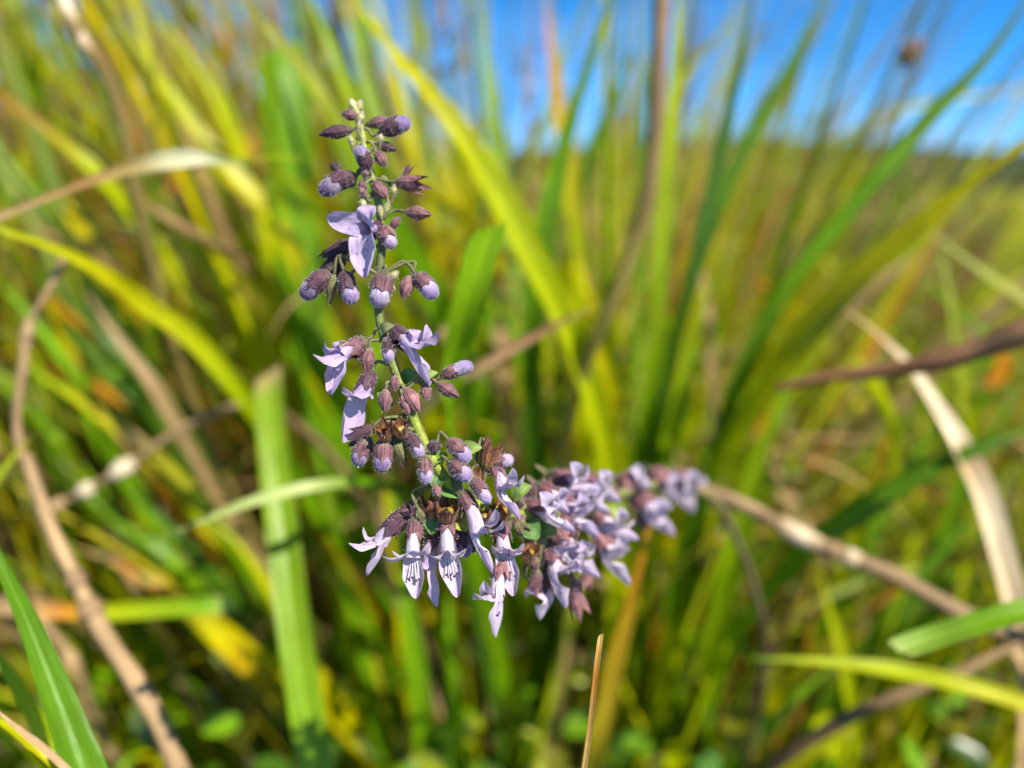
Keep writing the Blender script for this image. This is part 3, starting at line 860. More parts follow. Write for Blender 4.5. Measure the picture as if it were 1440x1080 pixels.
stalk('thin brown stalk sloping down from the lower right edge', [(1460, 895, .19), (1400, 920, .19), (1340, 950, .19), (1270, 976, .192), (1190, 1010, .196), (1110, 1060, .205)], 3.2, [(0, mix(TAN, BROWN, .4)), (1, BROWN)], (), (), foot=fan(.06, -.04))
blade('pale yellow leaf lying over the meadow at the right edge', [(1306, 322, .25), (1340, 350, .25), (1390, 386, .25), (1450, 424, .25), (1520, 470, .25)], 5, [(0, PALEG), (.5, mix(YEL, PALEG, .6)), (1, STRAW)], .2, foot=Vector((.3, .4, -.022)))
blade('short pale blade end hanging below the yellow leaf at right', [(1322, 335, .27), (1330, 380, .27), (1340, 428, .27), (1352, 500, .28), (1368, 600, .3)], 6, [(0, PALEG), (.3, mix(PALEG, LIME, .5)), (1, LIME)], .2, foot=Vector((.26, .4, -.022)))
blade('orange streaked blade among the green at mid right', [(1262, 570, .27), (1246, 620, .27), (1226, 680, .275), (1205, 760, .29)], 6, [(0, YEL), (.25, ORANGE), (.6, LIME)], .2, foot=fan(.1, .03))
blade('lime blade standing upright at right between the dry stalk and the arching blade', [(1150, 790, .26), (1165, 850, .26), (1185, 920, .262), (1200, 1000, .27), (1205, 1090, .29)], 4.6, LIME, .2, foot=fan(.12, -.02))
blade('wide lime blade in the bottom right leaning left', [(1290, 960, .22), (1220, 1000, .22), (1150, 1050, .222), (1090, 1100, .23)], 8, [(0, LIME), (1, YEL)], .3, foot=fan(.04, -.06))
blade('green blade in the lower right rising toward the blunt tip', [(1180, 930, .26), (1120, 980, .26), (1060, 1040, .265), (1010, 1100, .28)], 9, BRIGHT, .3, foot=fan(.02, -.02))
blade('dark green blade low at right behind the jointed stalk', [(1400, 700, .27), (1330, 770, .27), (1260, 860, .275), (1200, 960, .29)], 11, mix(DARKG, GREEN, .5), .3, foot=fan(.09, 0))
blade('green blade rising at right behind the reddish stem', [(1160, 450, .26), (1110, 540, .26), (1070, 640, .265), (1040, 760, .28), (1010, 880, .3)], 11, mix(GREEN, LIME, .3), .3, foot=fan(.06, .02))
blade('broad green blade at right under the dark sweeping blade', [(1350, 560, .3), (1290, 640, .3), (1230, 740, .3), (1180, 850, .31)], 12, mix(GREEN, BRIGHT, .5), .3, foot=fan(.1, .05))
blade('bright green blade at the right edge below the wide olive blade', [(1440, 520, .3), (1400, 600, .3), (1350, 700, .31), (1310, 820, .32)], 9, GREEN, .3, foot=fan(.14, .05))
blade('thin pale stem leaning across the sky at right', [(1470, 118, .5), (1380, 132, .5), (1280, 150, .5), (1190, 190, .5), (1110, 260, .52)], 4, [(0, CREAM), (.3, PALEG), (1, mix(PALEG, LIME, .5))], .2, foot=Vector((.12, .75, -.022)))
blade('thin grey green stem slanting across the blue sky', [(1225, -30, .45), (1180, 80, .45), (1140, 180, .45), (1112, 260, .46), (1090, 360, .48)], 2, mix(GREEN, PALEG, .4), .2, foot=Vector((.14, .7, -.022)))

# rust seed head on a thin stem against the sky
P = [at(1282, 68, .36), at(1273, 98, .36), at(1254, 150, .36), at(1235, 210, .365), at(1215, 320, .38)]
P = to_ground(P, Vector((.2, .6, -.022)))
root = empty('seed_head', P[-1])
tag(root, 'small rust brown seed head on a thin stem against the blue sky', 'seed head')
mb = MB()
tube(mb, P, .0006, mix(TAN, OLIVE, .4), 6, 40)
mb.build('stem', M_DRY, root, P[-1])
for i in range(12):
    mb = MB()
    a = i * 2.4
    b0 = P[0].lerp(P[1], i / 12)
    tip = b0 + Vector((math.cos(a) * .0045, math.sin(a) * .0045, .004 + .003 * R.random()))
    tube(mb, [b0, b0.lerp(tip, .5) + Vector((0, 0, -.001)), tip], lambda u: .0018 * max(.1, math.sin(math.pi * u)), mix(RUST, TAN, R.random() * .5), 6, 7)
    mb.build('spikelet', M_DRY, root, P[-1])

# ------------------------------------------------------------------ the flowering spike
STEM_PX = [(497, 148, .1285), (505, 172, .1285), (515, 222, .1282), (531, 280, .1278), (537, 340, .1272), (533, 395, .1264), (534, 450, .1254),
           (549, 502, .1242), (573, 568, .1224), (596, 622, .1212), (622, 668, .1212), (660, 704, .1235), (715, 722, .129), (785, 716, .142), (865, 696, .166),
           (940, 682, .198), (1000, 700, .22), (1045, 780, .25), (1075, 900, .29)]
SP = [at(*p) for p in STEM_PX]
SP = to_ground(SP, Vector((.09, .34, -.022)))
SC = spline(SP, 260)
PLANT = empty('flowering_plant', SP[-1])
tag(PLANT, 'lilac flowered plant with a hairy stem, purple buds and an arching spike', 'flower')
ORG = SP[-1]
PX = lambda x, y, d: at(x, y, d)


def stem_depth(x, y):
    best = min(STEM_PX, key=lambda p: (p[0] - x) ** 2 + (p[1] - y) ** 2)
    k = STEM_PX.index(best)
    # interpolate with a neighbour
    cand = [i for i in (k - 1, k + 1) if 0 <= i < len(STEM_PX)]
    j = min(cand, key=lambda i: (STEM_PX[i][0] - x) ** 2 + (STEM_PX[i][1] - y) ** 2)
    a, b = STEM_PX[k], STEM_PX[j]
    vx, vy = b[0] - a[0], b[1] - a[1]
    t = max(0, min(1, ((x - a[0]) * vx + (y - a[1]) * vy) / (vx * vx + vy * vy)))
    return a[2] + (b[2] - a[2]) * t


STEMG = [(0, (.34, .38, .10)), (.02, (.22, .24, .07)), (.05, (.09, .10, .035)), (.08, (.15, .18, .03)), (.12, (.26, .31, .02)), (.18, (.16, .18, .04)), (.4, (.17, .12, .06)), (1, (.12, .09, .05))]
mb = MB()
tube(mb, SC, lambda t: .00055 + .0004 * min(1, t * 5) + .0006 * t, STEMG, 12, None, 1, True, None, .06)
STEM = mb.build('stem', M_STEM, PLANT, ORG)


def hairs(mb, pts, col=(.75, .72, .68), ln=.0006, w=.000035):
    for p, n in pts:
        d = (n + Vector((R.gauss(0, .35), R.gauss(0, .35), R.gauss(0, .35)))).normalized()
        s = d.orthogonal().normalized()
        s.rotate(Matrix.Rotation(R.random() * 6.28, 3, d))
        l = ln * R.uniform(.5, 1.3)
        mb.tri(p - s * w, p + s * w, p + d * l + Vector((0, 0, -.15 * l)), col)


mb = MB()
tg = tangents(SC)
hp = []
for i in range(0, 150):
    for k in range(14):
        a = tg[i].orthogonal().normalized()
        a.rotate(Matrix.Rotation(R.random() * 6.28, 3, tg[i]))
        hp.append((SC[i].lerp(SC[i + 1], R.random()) + a * (.00055 + .0004 * min(1, i / 52)), a))
hairs(mb, hp, (.7, .7, .6), .0005)
tag(mb.build('hairs', M_HAIR, STEM, ORG), kind='stuff')

# colours
MAROON = (.085, .032, .045)
PINKBR = (.22, .095, .10)
PURPLE = (.07, .038, .075)
CALG = (.17, .19, .06)
LILAC = (.57, .43, .66)
VIOLET = (.20, .13, .29)
WHITE = (.70, .60, .65)
PINKW = (.68, .50, .62)
YBUD = (.50, .50, .17)


def frame(z, hint):
    z = z.normalized()
    x = (hint - z * hint.dot(z))
    if x.length < 1e-6:
        x = z.orthogonal()
    x.normalize()
    return x, z.cross(x), z


def calyx_rows(base, z, hint, ln, rad, tooth, flare=1.0, close=0.0, n=40, k=9):
    """five toothed ribbed cup; close pulls the teeth together"""
    x, y, z = frame(z, hint)
    ph = R.random() * 6.28
    rows = []
    pts = []
    sk = R.uniform(-.12, .12)
    for i in range(k + 1):
        t = i / k
        row = []
        for j in range(n):
            th = 2 * math.pi * j / n
            saw = 1 - abs(((th * 5 / (2 * math.pi)) % 1) - .5) * 2         # 0 between teeth, 1 at a tooth tip
            saw = saw ** 1.15
            lip = 1 + .35 * math.cos(th - ph)
            hgt = ln * t + (tooth * saw * lip * max(0, (t - .55) / .45) ** 1.2)
            prof = rad * (.28 + .72 * math.sin(min(1, t * 1.5) * math.pi / 2) ** .8)
            u = max(0, (t - .55) / .45)
            prof *= 1 + (flare - 1) * u * (0.5 + .5 * saw) - close * u ** 1.3
            prof *= 1 + .05 * math.cos(th * 10) * (1 - .5 * u)
            d = x * math.cos(th) + y * math.sin(th)
            p = base + z * hgt + d * prof + x * (sk * ln * t * t)
            row.append(p)
            pts.append((p, (d + z * .2).normalized()))
        rows.append(row)
    return rows, pts


def calyx_mesh(base, z, hint, ln, rad, tooth, col, flare=1.0, close=0.0):
    rows, pts = calyx_rows(base, z, hint, ln, rad, tooth, flare, close)
    mb = MB()
    mb.grid([[base] * len(rows[0])] + rows, lambda u, v: ramp(col, u), closed=True, bcs=lambda u, v: (v, u * .3 + base.x * 100, 0))
    return mb, pts


def pedicel(base, z, parent, col=CALG, r=.00028):
    # nearest place on the stem, a little up the stem
    i = min(range(0, 200), key=lambda q: (SC[q] - base).length)
    s = SC[i]
    L = (s - base).length
    if L < .0008:
        return
    mb = MB()
    c = base - z.normalized() * min(.45 * L, .003)
    c2 = s.lerp(base, .3) + Vector((0, 0, .15 * L))
    tube(mb, [s, c2, c, base + z.normalized() * .0003], r, [(0, col), (1, mix(col, MAROON, .6))], 7, 14)
    mb.build('pedicel', M_STEM, parent, ORG)


CAL = {'brown': [(0, CALG), (.25, mix(CALG, MAROON, .5)), (.6, mix(MAROON, PINKBR, .35)), (1, mix(MAROON, PINKBR, .6))],
       'dark': [(0, (.10, .09, .05)), (.3, MAROON), (1, (.075, .035, .05))],  # dark maroon, with the shade on some calyces painted in
       'pink': [(0, (.30, .26, .13)), (.3, PINKBR), (.75, (.24, .11, .115)), (1, (.20, .085, .085))],
       'green': [(0, CALG), (.5, (.16, .15, .05)), (1, mix(MAROON, CALG, .4))],
       'yel': [(0, YBUD), (.6, (.44, .40, .16)), (1, (.40, .30, .20))],
       'red': [(0, (.24, .19, .05)), (.5, (.30, .13, .04)), (1, (.14, .05, .035))]}


def dirz(a, b, dz):
    return (b - a)


def bud(kind, bx, by, tx, ty, dd=0.0, dz=None, cal='brown', fat=1.0, bulbc=None, ped=True):
    """kind: open (lilac bulb showing), closed, cup (spent calyx), nut (cup with a nutlet). dd: depth offset of base in mm, dz: of tip against base"""
    d = stem_depth(bx, by) + dd / 1000
    if dz is None:
        dz = R.uniform(-1.6, .6)
    b = PX(bx, by, d)
    t = PX(tx, ty, d + dz / 1000)
    z = t - b
    if kind == 'open':
        t = b.lerp(t, R.uniform(.84, .96))
        z = t - b
    L = z.length
    zn = z.normalized()
    hint = Vector((R.uniform(-1, 1), -1, R.uniform(-1, 1)))
    fat *= R.uniform(.90, 1.08)
    nm = {'open': 'bud', 'closed': 'bud', 'cup': 'seed_cup', 'nut': 'seed_cup'}[kind]
    kc = R.uniform(.72, 1.18)
    col = [(q, tuple(v * kc for v in cc)) for q, cc in CAL[cal]]
    if kind == 'open':
        cl, rad = .56 * L, .285 * L * fat
        cm, pts = calyx_mesh(b, z, hint, cl, rad, .16 * L, col, 1.05, .05)
    elif kind == 'closed':
        cl, rad = .80 * L, .285 * L * fat
        cm, pts = calyx_mesh(b, z, hint, cl, rad, .11 * L, col, 1.0, .82)
    else:
        cl, rad = .66 * L, .33 * L * fat
        cm, pts = calyx_mesh(b, z, hint, cl, rad, .42 * L, col, 1.38, 0)
    o = cm.build(nm, M_CALYX, PLANT, ORG)
    if kind == 'open':
        mb = MB()
        bc = bulbc or VIOLET
        rb = rad * R.uniform(.86, .95)
        c = [b + zn * (cl * .45 + (L - cl * .45) * i / 11) for i in range(12)]
        bend = Vector((0, 0, -1)) * .06 * L
        c = [p + bend * (i / 11) ** 2 for i, p in enumerate(c)]
        tube(mb, c, lambda u: rb * (.78 + .3 * math.sin(min(1, u * 1.25) * math.pi / 2)) * math.sqrt(max(.0, 1 - max(0, (u - .55) / .45) ** 2.0)) + .00001,
             [(0, mix(bc, PINKW, .5)), (.4, mix(bc, WHITE, .35)), (.7, bc), (1, mix(bc, VIOLET, .5))], 14, None, .92)
        mb.build('petals', M_BULB, o, ORG)
        for k in range(260):
            u = R.uniform(.3, 1)
            a = zn.orthogonal().normalized()
            a.rotate(Matrix.Rotation(R.random() * 6.28, 3, zn))
            rr = rb * 1.03 * math.sqrt(max(0, 1 - max(0, (u - .55) / .45) ** 2))
            pts.append((b + zn * (cl * .45 + (L - cl * .45) * u) + bend * u * u + a * rr, (a + zn * max(0, (u - .5)) * 2).normalized()))
    if kind == 'nut':
        for s in range(2):
            mb = MB()
            off = (zn.orthogonal().normalized()) * rad * (.25 if s else -.2)
            cc = b + zn * (cl * .72) + off
            r0 = rad * (.62 if s == 0 else .5)
            c = [cc + zn * r0 * 1.1 * (i / 8 * 2 - 1) for i in range(9)]
            tube(mb, c, lambda u: r0 * math.sqrt(max(0, 1 - (2 * u - 1) ** 2)) + .00001, [(0, (.15, .13, .02)), (1, (.24, .15, .015))], 12)
            mb.build('nutlet', M_NUT, o, ORG)
    hb = MB()
    hairs(hb, R.sample(pts, min(len(pts), 330 if kind == 'open' else 100)), (.70, .64, .70), .00042 if kind != 'closed' else .0004, .000026)
    tag(hb.build('hairs', M_HAIR, o, ORG), kind='stuff')
    if ped:
        pedicel(b, z, o)
    return o


def flower(B, T, L, E1, E2, dd=0.0, fz=1.5, tone=0.0, cal='brown', w=1.0, E3=None, stamens=True, spread=None, calk=1.0, eb=1.3, pw=1.12):
    """B calyx centre, T throat, L tip of the lower lip, E1/E2 tips of the upper lobes (frame coordinates).
    fz: mm the mouth comes forward of the calyx; tone 0 white .. 1 lilac"""
    d = stem_depth(B[0], B[1]) + dd / 1000
    k = d / FPX
    b = PX(B[0], B[1], d)
    t = PX(T[0], T[1], d - fz / 1000)
    l = PX(L[0], L[1], d - (fz + (.8 if fz > 1 else .2)) / 1000)
    proj = math.hypot(E1[0] - E2[0], E1[1] - E2[1]) * k
    want = .0046 * w * d / .122
    half = math.sqrt(max(0, want ** 2 - proj ** 2)) / 2 if spread is None else spread / 1000
    sg = 1
    e1 = PX(E1[0], E1[1], d - (fz + eb) / 1000 - half * sg)
    e2 = PX(E2[0], E2[1], d - (fz + eb) / 1000 + half * sg)
    z = (t - b).normalized()
    em = (e1 + e2) / 2
    lat = (e2 - e1)
    lat = (lat - z * lat.dot(z)).normalized()
    up = (em - t)
    up = (up - lat * up.dot(lat)).normalized()
    w = w * d / .122
    wmm = .001 * w
    dotk = 1.0 if tone < .45 else .35
    if B[0] > 740:
        tone *= .45                      # paler petal colour brightens the flowers along the arm
    tone = min(1, max(0, tone + R.uniform(-.10, .10)))
    C0 = mix(WHITE, LILAC, tone)
    C1 = mix(WHITE, LILAC, min(1, tone + .35))
    # tube
    mb = MB()
    n = 10
    a0 = b - z * .0006
    sag = up * .00035
    cl = spline([a0, a0.lerp(t, .5) + sag, t], n)
    tg = tangents(cl)
    rows = []
    for i, (p, q) in enumerate(zip(cl, tg)):
        s = i / (n - 1)
        lx = (lat - q * lat.dot(q)).normalized()
        uy = q.cross(lx)
        r = (.74 + .36 * s) * wmm
        rows.append([p + (lx * math.cos(a) * (1 + .05 * math.sin(4 * a)) + uy * math.sin(a) * 1.08) * r for a in (2 * math.pi * j / 16 for j in range(16))])
    mb.grid(rows, lambda u, v: mix(mix(PINKW, C0, min(1, u * 1.8)), C0, .2), closed=True, bcs=lambda u, v: (v * .7, u * .6, max(0, u - .6) * 1.2))
    o = mb.build('flower', M_PETAL, PLANT, ORG)
    # lower lip: a keeled boat
    dl = (l - t)
    LL = dl.length
    dn = dl.normalized()
    lx = (lat - dn * lat.dot(dn)).normalized()
    nu = lx.cross(dn)
    if nu.dot(up) < 0:
        nu = -nu
    mb = MB()
    rows = []
    nn, m = 18, 13
    jit = R.random() * 6
    r1 = 1.08 * wmm
    base_seed = R.random() * 20
    bl = spline([t - z * .0012 - up * r1 * .98, t + z * .0004 - up * r1, t.lerp(l, .5) - nu * .00075 * w, l], nn)
    bt = tangents(bl)
    for i in range(nn):
        s = i / (nn - 1)
        q = bt[i]
        lq = (lat - q * lat.dot(q)).normalized()
        nq = lq.cross(q)
        if nq.dot(up * (1 - s) + nu * s) < 0:
            nq = -nq
        if s < .45:
            hw = wmm * (1.10 + (1.52 * pw - 1.10) * math.sin(s / .45 * math.pi / 2))
        else:
            hw = wmm * pw * (.24 + 1.28 * max(0, 1 - ((s - .45) / .58) ** 1.3))
        if i == nn - 1:
            hw *= .5
        curl = 1.57 - .5 * math.sin(math.pi * min(1, s * 1.6)) if s < .62 else 1.57 - .5 * math.sin(math.pi * .992) + .5 * (s - .62)
        row = []
        for j in range(m):
            v = 2 * j / (m - 1) - 1
            a = v * curl
            wav = (.10 * math.sin(s * 11 + v * 2 + jit) + .16 * noise.noise(Vector((s * 5 + jit, v * 2, base_seed)))) * min(1, s * 3)
            row.append(bl[i] + lq * hw * math.sin(a) + nq * hw * (1 - math.cos(a)) * .9 + nq * hw * wav * abs(v))
        rows.append(row)
    mb.grid(rows, lambda u, v: mix(C0, C1, u) if u < .85 else mix(C1, LILAC, .5), bcs=lambda u, v: (v, u, dotk if .12 < u < .66 and .1 < v < .9 else 0))
    mb.build('lower_lip', M_PETAL, o, ORG)
    # upper lobes
    lobes = [(e1, -1), (e2, 1)]
    if E3:
        lobes.append((PX(E3[0], E3[1], d - fz / 1000 + .0002), 0))
    for (e, sd) in lobes:
        mb = MB()
        st = t + up * .00085 * w + lat * sd * .00048 * w - z * .0007
        v = e - st
        q = v.normalized()
        # the lobe's sheet faces along the tube
        face = (z - q * z.dot(q))
        face = face.normalized() if face.length > .2 else q.cross(lat).normalized()
        sx = q.cross(face).normalized()
        rows = []
        kk = 10
        for i in range(kk):
            s = i / (kk - 1)
            c = st + v * s + face * (.0007 * w * math.sin(s * math.pi * .9)) - face * .0006 * w * s * s
            hw = wmm * pw * ((1.0 + .1 * math.sin(s * 3)) * (1 - .38 * s) * math.sqrt(max(0.02, 1 - max(0, (s - .72) / .28) ** 2)))
            if sd == 0:
                hw *= .8
            rows.append([c + sx * hw * u + face * hw * (.34 * u * u + .12 * math.sin(s * 7 + u * 3 + jit) + .25 * noise.noise(Vector((s * 4, u * 2.2 + sd * 5, base_seed + 3)))) + q * hw * .28 * max(0, s - .6) * math.cos(u * 7 + jit) for u in (2 * j / 8 - 1 for j in range(9))])
        mb.grid(rows, lambda u, v: mix(mix(C0, C1, .6), C1, u), bcs=lambda u, v: (v, u, dotk if u < .45 else 0))
        mb.build('upper_lobe', M_PETAL, o, ORG)
    if stamens:
        for s in range(4):
            mb = MB()
            off = lx * wmm * (s - 1.5) * .38
            ln = LL * R.uniform(.42, .62)
            p0 = t + off * .6 - z * .001
            p1 = t + dn * ln * .5 + off - nu * wmm * .35
            p2 = t + dn * ln + off * 1.35 + nu * wmm * R.uniform(-.15, .4)
            tube(mb, [p0, p1, p2], .00011 * w, (.80, .77, .84), 6, 9)
            a = (p2 - p1).normalized()
            tube(mb, [p2 - a * .00018, p2, p2 + a * .00022], lambda u: .00022 * math.sin(math.pi * max(.1, min(.9, u))), (.05, .03, .09), 7, 5)
            mb.build('stamen', M_PETAL, o, ORG)
    calk = calk * d / .122
    cb = b - z * .0019 * calk
    cm, pts = calyx_mesh(cb, z, up + lat * .3, .0029 * calk, .00122 * w * calk ** .5, .0013 * calk, CAL[cal], 1.12, 0)
    cm.build('calyx', M_CALYX, o, ORG)
    for r_ in rows and [0] * 60:
        s = R.random()
        a = R.random() * 6.28
        i = int(s * (n - 1))
        uy = tg[i].cross(lat).normalized()
        dv = lat * math.cos(a) + uy * math.sin(a)
        pts.append((cl[i] + dv * (.72 + .38 * s) * wmm, dv))
    hb = MB()
    hairs(hb, R.sample(pts, min(len(pts), 150)), (.66, .60, .63), .00055)
    tag(hb.build('hairs', M_HAIR, o, ORG), kind='stuff')
    pedicel(cb, z, o)
    return o


def bract(x, y, tx, ty, wd, col=(.13, .25, .04), dd=0):
    d = stem_depth(x, y) + dd / 1000
    a, e = PX(x, y, d), PX(tx, ty, d - .001)
    v = e - a
    q = v.normalized()
    view = (CAM - a).normalized()
    face = (view + Vector((0, 0, .8)))
    face = (face - q * face.dot(q)).normalized()
    sx = q.cross(face)
    mb = MB()
    rows = []
    for i in range(9):
        s = i / 8
        hw = wd / 2000 * math.sin(math.pi * (.08 + .90 * s ** .85)) ** .8
        c = a + v * s + face * .0006 * math.sin(s * 3)
        rows.append([c + sx * hw * u + face * hw * .5 * u * u for u in (-1, -.6, -.25, 0, .25, .6, 1)])
    mb.grid(rows, col, bcs=lambda u, v: (v, u, 0))
    mb.build('bract', M_GREEN, PLANT, ORG)


# --- tip of the spike
for a in [('closed', 499, 158, 494, 135, 0, 0, 'yel', .9), ('closed', 501, 160, 509, 137, .3, 0, 'yel', .9), ('closed', 504, 163, 477, 160, -.5, -.5, 'pink', 1.05),
          ('closed', 504, 174, 512, 154, -.6, 0, 'yel', .9), ('closed', 503, 190, 506, 165, -1, -.3, 'yel', .6),
          ('closed', 496, 182, 444, 191, -.3, -.6, 'dark', .72), ('closed', 496, 206, 492, 188, -1, 0, 'yel', .9), ('closed', 514, 176, 557, 166, .4, .6, 'brown', .78),
          ('closed', 534, 202, 536, 186, -.8, -.3, 'yel', 1.0), ('closed', 530, 202, 561, 212, .8, .8, 'dark', .8), ('closed', 528, 214, 547, 237, -.6, -1, 'pink', 1.0),
          ('closed', 514, 270, 505, 250, -1.2, -.5, 'pink', .95), ('closed', 513, 252, 514, 234, -1.2, -.8, 'pink', .95), ('closed', 514, 276, 503, 262, -1.4, -.6, 'pink', 1.1),
          ('closed', 527, 256, 545, 282, -.9, -1.2, 'pink', 1.0), ('closed', 552, 276, 557, 256, -.6, 0, 'yel', .8), ('closed', 511, 294, 509, 272, -.8, 0, 'yel', .9),
          ('closed', 548, 322, 567, 303, -.3, -.4, 'pink', .9), ('closed', 541, 300, 548, 280, -.6, 0, 'yel', .8), ('closed', 536, 305, 533, 285, -.8, 0, 'yel', .8)]:
    bud(*a)
bud('open', 534, 186, 585, 165, .2, -.4, 'dark', 1.0, VIOLET)
bud('open', 519, 240, 502, 200, -1.2, -2.0, 'dark', 1.0, mix(VIOLET, WHITE, .15))
bud('open', 500, 246, 440, 272, -.6, -.8, 'dark', .9, mix(VIOLET, PURPLE, .6))
bud('cup', 484, 250, 466, 228, .6, .6, 'dark', .6)
bud('cup', 556, 256, 598, 261, -.5, -.6, 'pink', .78)
bud('closed', 570, 298, 612, 303, -.5, -.8, 'pink', .78)
bud('cup', 566, 250, 578, 232, .5, 0, 'brown', .6)
bud('open', 539, 318, 553, 350, -.8, -1.2, 'pink', 1.0, mix(PINKW, VIOLET, .5))

# --- second whorl: one open flower and a row of drooping buds
flower((528, 322), (512, 322), (515, 391), (460, 305), (525, 290), -1.0, 2.6, .62, 'dark', 1.15, stamens=False, pw=1.6)
bud('cup', 492, 338, 458, 372, .8, .4, 'dark', .82)
bud('cup', 484, 355, 458, 390, 1.4, .4, 'dark', .8)
bud('open', 462, 382, 421, 421, -.2, -.6, 'dark', .95, mix(VIOLET, PURPLE, .55))
bud('open', 484, 382, 498, 432, -1.0, -1.0, 'dark', 1.0, mix(VIOLET, LILAC, .3))
bud('closed', 470, 386, 461, 432, -.4, 0, 'green', .6)
bud('open', 541, 381, 530, 433, -1.6, -1.4, 'brown', 1.0, mix(VIOLET, WHITE, .35))
bud('closed', 577, 388, 563, 424, -.6, -.6, 'pink', .95)
bud('open', 583, 384, 617, 421, -.8, -.8, 'brown', 1.05, mix(VIOLET, LILAC, .4))
bud('closed', 548, 394, 561, 378, -.6, 0, 'yel', 1.0)
bud('closed', 545, 398, 556, 408, -.8, -.4, 'yel', .8)
bud('closed', 452, 392, 430, 388, .4, 0, 'red', .6)

# --- third whorl
flower((502, 486), (480, 500), (466, 556), (441, 503), (455, 482), -.8, 1.6, .65, 'brown', 1.15, E3=(484, 478), stamens=False, pw=1.45, eb=2.4)
flower((560, 470), (580, 490), (603, 543), (615, 470), (602, 458), -.8, 1.6, .8, 'dark', 1.15, E3=(578, 462), stamens=False, pw=1.45, eb=2.4)
flower((517, 535), (506, 558), (482, 622), (482, 548), (516, 548), -.3, 1.2, .75, 'dark', 1.1, stamens=False, pw=1.35, eb=2.2)
bud('open', 546, 474, 546, 514, -1.4, -1.0, 'dark', .95, mix(VIOLET, LILAC, .4))
bud('closed', 520, 490, 514, 528, -.9, -.6, 'pink', 1.0)
bud('closed', 556, 528, 553, 554, -1.0, -.8, 'pink', 1.0)
bud('closed', 543, 548, 539, 584, -1.2, -.8, 'pink', 1.0)
bud('closed', 568, 546, 593, 582, -1.2, -1.0, 'pink', .9)
bud('closed', 566, 556, 576, 586, -1.6, -.6, 'pink', .8)
bud('closed', 597, 538, 602, 568, -.3, -.4, 'pink', 1.0)
bud('closed', 615, 539, 649, 560, -.3, -.6, 'pink', .85)
bud('open', 620, 530, 671, 507, -.1, -.4, 'pink', .68, mix(VIOLET, LILAC, .3))
bract(566, 540, 592, 528, 3.2, (.10, .22, .05), 1.2)
bract(590, 540, 616, 524, 2.6, (.30, .40, .12), .6)
bract(548, 575, 530, 552, 2.5, (.10, .20, .05), .8)
bract(536, 470, 556, 458, 2.2, (.22, .26, .10), -.4)

# --- fourth whorl, in focus
bud('cup', 528, 602, 492, 614, -.2, -.4, 'dark', .8)
bud('cup', 545, 622, 538, 594, -1.6, -1.8, 'red', 1.0)
bud('nut', 564, 616, 562, 592, -1.2, -2.2, 'red', .95)
bud('open', 520, 616, 497, 660, -.8, -.6, 'brown', 1.05, mix(VIOLET, PURPLE, .3))
bud('cup', 520, 612, 493, 634, .1, -.2, 'dark', .8)
bud('open', 540, 616, 536, 665, -1.4, -1.0, 'brown', 1.05, mix(VIOLET, PURPLE, .15))
bud('closed', 553, 614, 569, 661, -.6, -.5, 'green', .8)
bud('open', 574, 610, 597, 647, -1.2, -1.0, 'dark', .95, mix(VIOLET, LILAC, .5))
bud('open', 597, 640, 600, 686, -1.4, -1.4, 'brown', 1.0, mix(VIOLET, LILAC, .5))
bud('closed', 606, 634, 622, 620, -1.0, -.4, 'dark', 1.1)
bud('closed', 602, 632, 612, 617, -.8, -.2, 'dark', 1.0)
bud('open', 630, 618, 664, 650, -1.0, -1.2, 'pink', 1.05, mix(VIOLET, LILAC, .35))
bud('open', 630, 648, 664, 674, -1.6, -1.2, 'brown', 1.05, mix(VIOLET, LILAC, .35))
bract(650, 640, 678, 630, 3.0, (.30, .42, .10), 1.4)
bract(600, 655, 630, 640, 3.2, (.20, .34, .07), .6)
bract(560, 605, 584, 618, 3.6, (.08, .20, .07), .8)
bud('cup', 682, 662, 692, 620, .6, .2, 'red', .9)
bud('open', 690, 652, 725, 643, .5, .2, 'brown', .9, mix(PINKW, VIOLET, .4))
bud('closed', 611, 682, 621, 702, -1.0, -.6, 'pink', 1.0)
bud('cup', 668, 690, 672, 652, .6, .4, 'red', .7)
bract(622, 685, 652, 700, 4.0, (.14, .27, .06), .4)
bract(618, 664, 612, 690, 2.6, (.10, .20, .05), .2)
bud('closed', 640, 676, 646, 700, -1.2, -.6, 'green', 1.0)

# --- lowest whorls
flower((694, 655), (707, 689), (730, 731), (722, 661), (738, 671), -1.0, 1.4, .5, 'brown', 1.0, eb=3)
bud('open', 663, 672, 692, 710, -2.2, -1.6, 'brown', .78, mix(LILAC, VIOLET, .4))
flower((655, 704), (673, 752), (691, 806), (698, 719), (709, 736), -2.4, 1.8, .3, 'brown', 1.12, eb=3.4)
bud('cup', 606, 736, 602, 700, -.6, -.8, 'red', .9)
bud('nut', 628, 738, 630, 703, -2.4, -2.0, 'red', 1.0)
bud('nut', 684, 742, 682, 712, -1.4, -2.2, 'red', .95)
bud('nut', 705, 736, 708, 702, -.8, -1.8, 'red', 1.0)
bud('cup', 586, 728, 570, 712, -.6, -1.0, 'dark', .9)
bud('closed', 588, 716, 596, 740, -1.4, -.6, 'green', .9)
bract(616, 724, 606, 752, 3.6, (.13, .24, .06), -.6)
bract(640, 728, 656, 748, 3.4, (.32, .34, .05), -.8)
flower((560, 733), (534, 764), (517, 810), (490, 767), (509, 744), .4, .6, .35, 'dark', 1.08, calk=1.35)
flower((583, 742), (580, 785), (585, 842), (538, 785), (604, 766), -2.2, 2.0, .12, 'brown', 1.1, E3=(552, 778))
flower((628, 736), (629, 776), (643, 840), (606, 784), (655, 775), -2.4, 1.8, .12, 'brown', 1.1)
flower((610, 758), (604, 798), (616, 853), (580, 798), (596, 790), -.6, .6, .8, 'brown', 1.05, stamens=False)
